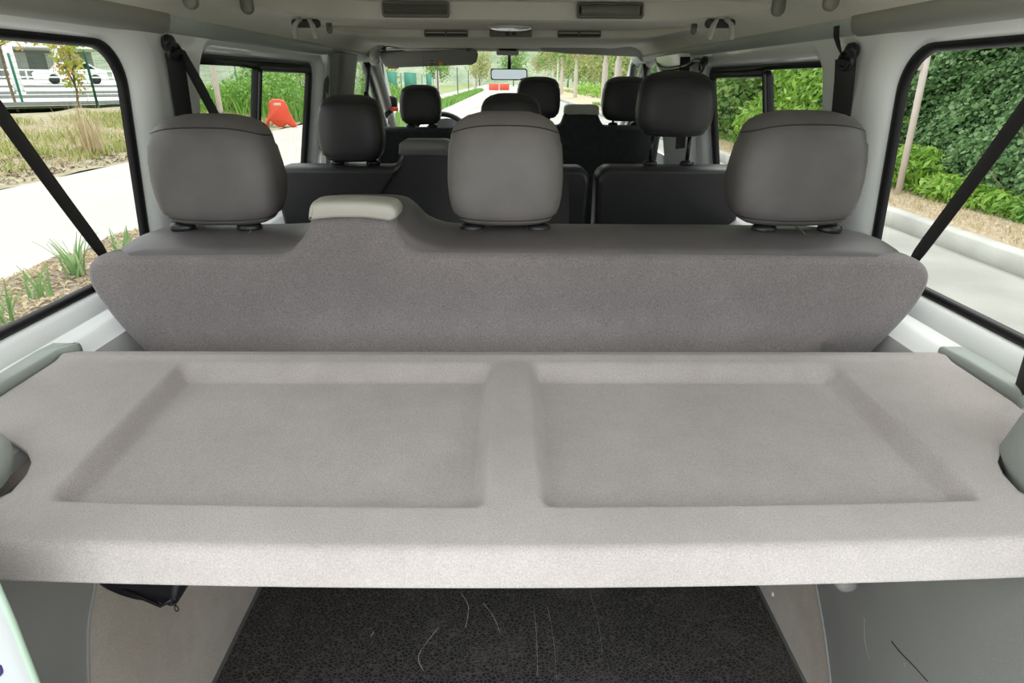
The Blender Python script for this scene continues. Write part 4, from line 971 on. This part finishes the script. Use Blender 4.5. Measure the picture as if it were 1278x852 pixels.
# grass tufts as blades
def blades(name, pts, h, m, parent=None, kind='stuff', wd=.012, lean=.35, kindset=True):
    n = len(pts); rg = np.random.default_rng(n+3); P = np.asarray(pts, float); hh = h*rg.uniform(.5, 1.3, n)
    a = rg.uniform(0, 2*PI, n); s = np.stack([np.cos(a), np.sin(a), np.zeros(n)], 1)*wd*(.6+rg.uniform(0, .8, n))[:, None]
    L1 = rg.normal(0, lean, (n, 3)); L1[:, 2] = 0
    v = np.empty((n, 5, 3)); v[:, 0] = P-s; v[:, 1] = P+s
    mid = P+L1*hh[:, None]*.35; mid[:, 2] += hh*.6; v[:, 2] = mid+s*.7; v[:, 4] = mid-s*.7; tip = P+L1*hh[:, None]*1.0; tip[:, 2] += hh; v[:, 3] = tip
    me = bpy.data.meshes.new(name); me.vertices.add(n*5); me.vertices.foreach_set('co', v.reshape(-1))
    me.loops.add(n*5); me.loops.foreach_set('vertex_index', np.arange(n*5)); me.polygons.add(n)
    me.polygons.foreach_set('loop_start', np.arange(n)*5); me.polygons.foreach_set('loop_total', np.full(n, 5)); me.update(calc_edges=True)
    return finish(name, me, m, parent, smooth=False, kind=kind)
def scatter(n, x0, x1, y0, y1, zf, dens=None):
    out = []
    while len(out) < n:
        x, y = R.uniform(x0, x1), R.uniform(y0, y1)
        if dens and R.random() > dens(x, y): continue
        out.append((x, y, zf(x, y)))
    return out
cl_ = lambda x, y: max(0, min(1, .5+1.6*noise.noise(Vector((x*.7, y*.7, 1)))))
tag(blades('tall_grass', scatter(13000, -13.5, -9.0, 4, 30, verge_z, cl_), .17, M['blade'], wd=.012), 'tufts of yellow-green grass on the verge beyond the white path', 'grass')
tag(blades('straw_grass', scatter(5000, -13, -9.0, 4, 34, verge_z, lambda x, y: 1-cl_(x, y)), .15, M['straw'], wd=.011), 'pale dry grass on the verge beyond the white path', 'grass')
tag(blades('verge_grass', scatter(9000, -15, -8.6, 26, 70, verge_z), .8, M['lush'], wd=.03), 'lush green weeds in front of the green fence', 'weeds')
tag(blades('kerbside_grass', scatter(5000, 5.1, 6.2, 3, 20, lambda x, y: G+.2), .05, M['straw'], wd=.008), 'short straw-coloured grass behind the kerb', 'grass')
tag(blades('kerbside_weeds', scatter(3500, 5.9, 6.4, 4, 45, lambda x, y: G+.2), .16, M['lush'], wd=.016), 'green weeds along the foot of the ivy bank', 'weeds')
tag(blades('median_grass', scatter(9000, -5.0, -4.0, 24, 110, lambda x, y: G), .42, M['lush'], wd=.03), 'green grass strip between the road and the white path ahead', 'grass')
# tall dry seed stalks
t = thing('dry_weed', 'tall dry pinkish weed standing at the edge of the verge near the window edge', 'weed', (-9.35, 14.2, verge_z(-9.35, 14.2)))
blades('stalks', [(-9.35+R.gauss(0, .13), 14.2+R.gauss(0, .13), verge_z(-9.35, 14.2)) for _ in range(120)], 1.0, M['straw'], t, wd=.008, lean=.10)
# mulch chips
pts = scatter(5200, -4.45, -3.0, 3.2, 9.5, lambda x, y: G+.06+.06*noise.noise(Vector((x*2, y*2, 0))))
tag(leaves('mulch_chips', pts, np.tile([0, 0, 1], (len(pts), 1)), .06, M['straw'], kind='stuff', asp=.4, jitter=.45), 'scattered pale wood chips on the planting bed', 'mulch')
pts = scatter(2600, -10.2, -8.4, 5, 20, lambda x, y: verge_z(x, y)+.02)
tag(leaves('bark_chips', pts, np.tile([0, 0, 1], (len(pts), 1)), .09, mat('chip_brown', (.26, .19, .14), 1, var=.4, vscale=9), kind='stuff', asp=.4, jitter=.45), 'brown bark chips along the far edge of the white path', 'mulch')

def iris(label, x, y, n, h, seed):
    rg = random.Random(seed); t = thing('iris_plant', label, 'plant', (x, y, G+.05), 'iris plants in the bed')
    bm = bmesh.new()
    for k in range(n):
        a = rg.uniform(0, 2*PI); L = h*rg.uniform(.65, 1.1); ln = rg.uniform(.15, .62); b0 = Vector((x+rg.gauss(0, .035), y+rg.gauss(0, .035), G+.04)); d = Vector((math.cos(a), math.sin(a), 0))
        s = Vector((-d.y, d.x, 0)); prev = None
        for q in range(7):
            u = q/6; p = b0+d*L*ln*(u**1.5)+Vector((0, 0, L*(u-.25*ln*u**3))); wv = .012*(1-u**2.2)+.0008
            row = (bm.verts.new(p-s*wv), bm.verts.new(p+d*.004), bm.verts.new(p+s*wv))
            if prev:
                bm.faces.new((prev[0], prev[1], row[1], row[0])); bm.faces.new((prev[1], prev[2], row[2], row[1]))
            prev = row
    obj('blades', bm, M['iris'], t); return t
iris('spiky iris clump in the mulch nearest the bench corner', -3.87, 5.25, 26, .42, 1)
iris('small iris clump in the mulch, middle one of the bed', -3.80, 4.68, 13, .30, 2)
iris('iris clump in the mulch at the edge of the photo', -3.68, 4.16, 13, .34, 3)
iris('iris clump growing just beyond the spiky one', -3.72, 5.75, 16, .36, 4)
iris('low iris clump by the path seen through the sliding window', -4.3, 10.4, 8, .34, 5)

# --- orange barriers
def barrier(label, x, y, rz, z):
    t = thing('plastic_barrier', label, 'barrier', (x, y, z), 'orange plastic barriers')
    t2 = Matrix.Translation((x, y, z)) @ Matrix.Rotation(rz, 4, 'Z')
    bm = bmesh.new()
    ol = [(-.62, 0), (-.50, 0), (-.36, .30), (-.22, .10), (-.02, 0), (.12, 0), (.26, .12), (.40, .02), (.60, 0), (.66, .06), (.44, .52), (.36, .86), (.30, 1.02), (.14, 1.10), (-.16, 1.10), (-.32, 1.0), (-.36, .62)]
    ol = [(q*.92, v*.9) for q, v in ol]
    slab(bm, resample(ol, 80), [(.05, -.2), (.01, -.17), (0, -.1), (0, .1), (.01, .17), (.05, .2)], 'xz')
    bmesh.ops.transform(bm, matrix=t2, verts=bm.verts); obj('body', bm, M['orange'], t)
    bm = bmesh.new(); box(bm, -.15, .12, -.205, .205, .76, .86); bmesh.ops.transform(bm, matrix=t2, verts=bm.verts); obj('reflector', bm, mat('pale_reflector', (.9, .6, .5), .4), t)
barrier('slumped orange plastic barrier at the edge of the white path', -8.62, 24.3, .36, verge_z(-8.62, 24.3))
for k, (x, y) in enumerate(((-2.4, 118), (-.5, 120))):
    bm = bmesh.new(); slab(bm, rrect(x-.9, x+.9, G, G+1.1, .1), [(.05, y-.25), (0, y-.2), (0, y+.2), (.05, y+.25)], 'xz')
    tag(obj('road_barrier', bm, M['redpl']), ('far red road barrier beside the grass strip', 'far red road barrier nearer the middle of the road')[k], 'barrier')

# --- fence with green posts
def fence(name, label, a, b, n, z0, h, m, wires=9, pr=.045):
    a, b = Vector(a), Vector(b); t = thing(name, label, 'fence', (a.x, a.y, z0))
    for k in range(n):
        p = a.lerp(b, k/(n-1)); bm = bmesh.new(); tube(bm, [(p.x, p.y, p.z-.5), (p.x, p.y, p.z+h)], pr, 8); obj('post', bm, m, t)
    bm = bmesh.new()
    for w_ in range(wires): 
        q = (w_+.5)/wires*h; tube(bm, [a+Vector((0, 0, q)), b+Vector((0, 0, q))], .004, 4)
    L_ = (b-a).length
    for w_ in range(int(L_/.5)):
        p = a.lerp(b, w_/(L_/.5)); tube(bm, [p, p+Vector((0, 0, h))], .0025, 3)
    obj('wire_mesh', bm, m, t); return t
fence('wire_fence', 'green-post wire fence in front of the parking seen in the rear quarter window', (-32.5, 32.3, .2), (-15.6, 24.7, .12), 5, .15, 1.9, M['fencegreen'])
fence('wire_fence', 'green wire fence running along the path behind the orange barrier', (-15.6, 24.7, .1), (-10.0, 95, -.3), 20, .1, 2.0, M['fencegreen'])
t = thing('screen_fence', 'green screened fence beyond the path ahead', 'fence', (-10, 60, G))
for k, (x0, y0, x1, y1) in enumerate(((-11.6, 74, -11.1, 80), (-10.6, 86, -10.4, 90), (-12.0, 66, -11.8, 70))):
    bm = bmesh.new(); rings(bm, [[(x0, y0, -.3), (x1, y1, -.3), (x1, y1, 1.9), (x0, y0, 1.9)], [(x0+.05, y0, -.3), (x1+.05, y1, -.3), (x1+.05, y1, 1.9), (x0+.05, y0, 1.9)]]); obj('screen_panel', bm, M['screen'], t)
for k, y in enumerate((53, 74, 95, 118)):
    bm = bmesh.new(); tube(bm, [(-5.6, y, G), (-5.6, y, G+3.0)], .055, 8); tag(obj('sign_post', bm, M['darkpost']), ['nearest thin dark post', 'second thin dark post', 'third thin dark post', 'farthest thin dark post'][k]+' along the grass strip beside the path ahead', 'post')

# --- parking with canopy and rail, to the left
def wedge_z(d): return .15+.022*max(0, d)
ux_, uy_ = Vector((-.76, .65, 0)), Vector((.65, .76, 0)); O_ = Vector((-16.4, 24.4, 0))     # ux_ away from the van, along the view
def place(d, a, z): p = O_+ux_*d+uy_*a; return (p.x, p.y, z)
bm = bmesh.new(); V = [[bm.verts.new(place(d, a, wedge_z(d))) for a in np.linspace(-20, 14, 9)] for d in (1, 10, 20, 30, 45, 70)]
for a, b in zip(V, V[1:]):
    for i in range(8): bm.faces.new((a[i], a[i+1], b[i+1], b[i]))
obj('ground_parking', bm, M['concrete'], kind='structure')
for k, d in enumerate((1.2, 7, 11, 20)):
    bm = bmesh.new(); rings(bm, [[place(d, a, wedge_z(d)-.1), place(d, a, wedge_z(d)+.13), place(d+.3, a, wedge_z(d)+.13), place(d+.3, a, wedge_z(d)-.1)] for a in (-20, 0, 8, 14)]); obj('kerb_parking', bm, M['kerbshadow'], kind='structure')  # parking kerbs, their dark colour paints in the kerb shadows
t = thing('guard_rail', 'long white tubular rail in front of the parked cars', 'rail', place(22, 0, wedge_z(22)))
for zz in (.95, .55):
    bm = bmesh.new(); tube(bm, [place(22, a, wedge_z(22)+zz) for a in (-20, 0, 8, 14)], .05, 6)
    obj('rail', bm, M['whitepaint'], t)
for a in np.linspace(-18, 14, 14):
    bm = bmesh.new(); tube(bm, [place(22, a, wedge_z(22)), place(22, a, wedge_z(22)+.95)], .05, 6); obj('rail_post', bm, M['whitepaint'], t)
t = thing('canopy_building', 'long low building with a white canopy and reddish fascia behind the parking', 'building', place(45, 0, wedge_z(45)))
def obx(name, d0, d1, a0, a1, z0, z1, m):
    bm = bmesh.new(); rings(bm, [[place(d0, a0, z0), place(d1, a0, z0), place(d1, a1, z0), place(d0, a1, z0)], [place(d0, a0, z1), place(d1, a0, z1), place(d1, a1, z1), place(d0, a1, z1)]]); return obj(name, bm, m, t, smooth=False)
obx('wall', 47, 55, -26, 16, .8, 4.2, M['shade']); obx('canopy', 38, 47, -26, 16, 3.5, 4.5, M['roofwhite']); obx('fascia', 37.8, 38, -26, 16, 4.5, 5.0, M['terracotta']); obx('upper_wall', 38.4, 55, -26, 16, 4.5, 8.5, M['roofwhite'])
for a in np.linspace(-22, 15, 9): obx('column', 38.4, 38.9, a, a+.4, .8, 3.5, M['whitepaint'])
for a in np.linspace(-19, 12, 8): obx('doorway', 46.9, 47.05, a, a+2.9, 1.1, 3.3, M['whitepaint'])
def car(label, a, d):
    z = wedge_z(d); t = thing('parked_car', label, 'car', place(d, a, z), 'cars in the parking')
    def P3(u, v, w_): q = O_+ux_*(d+v)+uy_*(a+u); return (q.x, q.y, z+w_)
    bm = bmesh.new()
    prof = [(-2.1, .3), (-2.15, .7), (-1.9, .85), (-1.0, .95), (-.5, 1.4), (.9, 1.45), (1.6, 1.0), (2.1, .9), (2.15, .3)]
    rings(bm, [[P3(u, -.85, w_) for u, w_ in prof], [P3(u, -.8, w_+.02) for u, w_ in prof], [P3(u, .8, w_+.02) for u, w_ in prof], [P3(u, .85, w_) for u, w_ in prof]]); obj('body', bm, M['carpaint'], t, smooth=False)
    bm = bmesh.new()
    rings(bm, [[P3(u, v, w_) for u, w_ in ((-.9, .97), (-.45, 1.33), (.85, 1.36), (1.4, 1.0))] for v in (-.87, .87)]); obj('side_glass', bm, M['carglass'], t, smooth=False)
    for u in (-1.3, 1.3):
        bm = bmesh.new(); rings(bm, [[P3(u+.32*math.cos(q), v, .32+.32*math.sin(q)) for q in np.linspace(0, 2*PI, 16, endpoint=False)] for v in (-.88, -.6)]); obj('wheel', bm, M['black'], t)
for lab, a, d in (('white parked car, first beyond the rail from the window edge', -12.5, 31), ('white parked car in the middle of the parking row', -6.5, 31), ('white parked car at the sliding window end of the row', 8, 27), ('white parked car between the saplings beyond the rail', 1, 27)): car(lab, a, d)
t = thing('lamp_post', 'thick pale grey lamp post rising out of view behind the wire fence', 'lamp post', (-24.2, 32.5, .2))
bm = bmesh.new(); tube(bm, [(-24.2, 32.5, -.1), (-24.2, 32.5, 7)], [.22, .18], 12); obj('pole', bm, M['whitepaint'], t)
bm = bmesh.new(); tube(bm, [(-24.2, 32.5, -.1), (-24.2, 32.5, .5)], .28, 12); obj('base', bm, M['whitepaint'], t)
bm = bmesh.new(); tube(bm, [(-24.2, 32.5, 6.9), (-23.2, 32.2, 7.2)], .1, 8); obj('lamp_arm', bm, M['whitepaint'], t)

# --- trees
def tree(name, label, x, y, z0, th, tr, crown, n, size, m, group=None, guard=None, seed=1, bm_=M['bark']):
    t = thing(name, label, 'tree', (x, y, z0), group); rg = random.Random(seed)
    cz = z0+th; top = Vector((x, y, cz))
    bm = bmesh.new(); tube(bm, smooth_path([(x, y, z0-.1), (x+rg.gauss(0, .04), y, z0+th*.5), (x, y, z0+th), (x+rg.gauss(0, .1), y, z0+th+crown[2]*.9)], 4), [tr]*4+[tr*.9]*4+[tr*.6]*4+[tr*.3], 8)
    obj('trunk', bm, bm_, t)
    blobs = []; bmb = bmesh.new()
    for k in range(9):
        a = k*2.4; rr = .55*rg.uniform(.4, 1); c = Vector((x+crown[0]*rr*math.cos(a), y+crown[1]*rr*math.sin(a), cz+crown[2]*(.25+.9*k/9)))
        blobs.append((c, (crown[0]*.55, crown[1]*.55, crown[2]*.42)))
        tube(bmb, [top+Vector((0, 0, crown[2]*.3*k/9)), top.lerp(c, .5)+Vector((0, 0, .1*crown[2])), c], [tr*.35, tr*.22, tr*.1], 5)
    obj('branches', bmb, bm_, t)
    g2 = np.random.default_rng(seed); P, Nn = blob_points(blobs, n, g2, .3); leaves('crown', P, Nn+np.array([0, 0, .4]), size, m, t, 'stuff')
    if guard:
        bm = bmesh.new(); h0, h1, gr = guard; pts = [(x, y, z0+h0), (x, y, z0+h0+.1), (x, y, z0+lerp(h0, h1, .5)), (x, y, z0+h1-.15), (x, y, z0+h1)]; tube(bm, pts, [gr, gr, gr*.93, gr*.9, gr*.6], 10); obj('trunk_wrap', bm, M['guard'], t)
    return t
words = ['first', 'second', 'third', 'fourth', 'fifth', 'sixth', 'seventh']
for k, (y, x) in enumerate(((36.2, 6.1), (41.6, 6.2), (61, 6.4), (76, 6.35), (92, 6.4), (112, 6.4), (140, 6.5))):
    tree('street_tree', words[k]+' tree with pale wrapped trunk along the kerb ahead, counting from the van', x, y, G+.1, 3.1, .16, (2.0, 2.2, 3.0), 1500, .24, M['oliveleaf'] if k % 2 == 0 else M['treeleaf'], 'wrapped street trees', (0.0, 2.7, .20), seed=k+2, bm_=M['guard'])
# saplings behind the path on the left
for lab, x, y, z0, th, cr, n, m, g in (
    ('young tree with orange-tinged leaves before the parking rail', -18.6, 24.6, .05, 2.15, (3.2, 2.0, .8), 900, M['autumnleaf'], None),
    ('thin sapling with yellow-green leaves low on its stem', -16.2, 24.6, .12, .5, (.7, .7, 1.6), 420, M['autumnleaf'], None),
    ('young tree with pink wrapped trunk seen through the rear fixed pane', -10.6, 21.6, .0, 2.6, (1.1, 1.1, 1.6), 260, M['treeleaf'], (0.0, 2.6, .13)),
    ('thinner young tree with pink wrapped trunk beside it near the sliding pane', -10.4, 23.4, .0, 2.6, (1.1, 1.1, 1.6), 260, M['treeleaf'], (.0, 2.6, .10)),
    ('young tree with pale wrapped trunk nearest the driver headrest', -9.2, 46, -.4, 2.9, (1.5, 1.5, 2.0), 700, M['treeleaf'], (0, 2.7, .30)),
    ('second young tree with pale wrapped trunk beyond the driver headrest', -8.7, 82, -.5, 2.9, (1.5, 1.5, 2.0), 600, M['treeleaf'], (0, 2.7, .26)),
    ('young tree with pinkish trunk near the end of the path', -5.2, 104, -.5, 2.2, (1.1, 1.1, 1.6), 300, M['oliveleaf'], (0, 1.9, .2)),
    ):
    tree('young_tree', lab, x, y, z0, th, .05, cr, n, .16, m, None, g, seed=int(abs(x*13)))
bush('shrub', 'green bush behind the orange barrier', 'shrub', [((-11.3, 28.5, .4), (1.2, 2.0, .9)), ((-11.8, 33, .6), (1.2, 2.5, 1.2)), ((-10.6, 31, .0), (.9, 1.8, .7))], 5200, .16, M['lush'], base=0)
bush('shrub', 'grassy green bush in the verge seen through the fixed rear pane', 'shrub', [((-11.0, 21.3, .5), (.7, .9, .8)), ((-11.6, 23.0, .3), (.8, 1.1, .7))], 2200, .15, M['lush'], base=0)
bush('shrub', 'dense green shrubs behind the green fence beyond the sliding window', 'shrub', [((-15, 42, 1.2), (2, 4, 2.2)), ((-15, 50, 1.5), (2, 4, 2.5)), ((-14.5, 60, 1.2), (2, 5, 2.4)), ((-14, 72, 1.0), (2, 5, 2.2))], 6000, .3, M['treeleaf'], base=0)
bush('shrub', 'green bushes along the verge to the left of the driver headrest', 'shrub', [((-10.8, 40, .3), (1.1, 3, 1.1)), ((-10.6, 48, .1), (1.1, 3, .9)), ((-10.9, 58, .1), (1.0, 4, .9))], 4200, .2, M['lush'], base=-.3)
# tree line beyond the street trees and at the end of the road
tl = [('bushy green tree behind the street trees, nearest the passenger side post', 13, 44, 'treeleaf'), ('pale green tree behind the street trees, above the passenger bench', 12.5, 56, 'oliveleaf'), ('green tree behind the third street tree', 13.0, 68, 'treeleaf'),
      ('yellowish tree behind the fourth street tree', 12.5, 84, 'oliveleaf'), ('green tree behind the fifth street tree', 13, 102, 'treeleaf'), ('pale tree far along the road on the kerb side', 13, 124, 'oliveleaf'),
      ('darker tree far along the road on the kerb side', 14, 150, 'treeleaf'), ('green tree between the bank and the first street tree', 11.5, 33, 'treeleaf'),
      ('dense green tree at the far end of the road', 2, 205, 'treeleaf'), ('pale green tree at the far end of the road near the mirror', -9, 215, 'oliveleaf'), ('bushy tree at the far end of the road beyond the red barriers', -20, 190, 'treeleaf')]
for k, (lab, x, y, m) in enumerate(tl):
    s_ = 1.0 if y < 120 else 1.5
    tree('roadside_tree', lab, x, y, G, 1.2*s_, .2, (3.9*s_, 5.2*s_, 4.6*s_), 2600, .36*s_, M[m], 'trees beyond the verge', None, seed=k+30)
for k, (x, y) in enumerate(((8.6, 46), (8.8, 58), (8.6, 70))):
    bush('shrub', ('bright green low bush behind the second street tree', 'bright green low bush behind the third street tree', 'bright green low bush beyond the third street tree')[k], 'shrub', [((x, y, .0), (1.3, 3.4, .9)), ((x+.4, y+4, .1), (1.2, 3, .9))], 1800, .22, M['brightleaf'])
tag(blades('far_weeds', scatter(3500, 7.4, 9.5, 34, 100, lambda x, y: G), .5, M['lush'], wd=.05), 'green weeds under the street trees', 'weeds')
# blue pole
bm = bmesh.new(); tube(bm, [(8.15, 40, G), (8.15, 40, 6.5)], .16, 12); tag(obj('blue_pole', bm, M['bluepaint']), 'plain blue pole beside the road near the passenger side windscreen post', 'pole')
bm = bmesh.new(); tube(bm, [(6.0, 78, G), (6.0, 78, 3.6)], .07, 8); tag(obj('white_pole', bm, M['whitepaint']), 'slim white pole among the wrapped trees along the kerb', 'pole')
# hills behind
def hill_z(x, y): return G-4+ (70*sstep((y-230)/150))*(.75+.35*noise.noise(Vector((x*.008, y*.01, 2))))+4*noise.noise(Vector((x*.05, y*.05, 0)))
sheet('hills', -280, 280, 225, 420, hill_z, M['hill'], 90, 40)
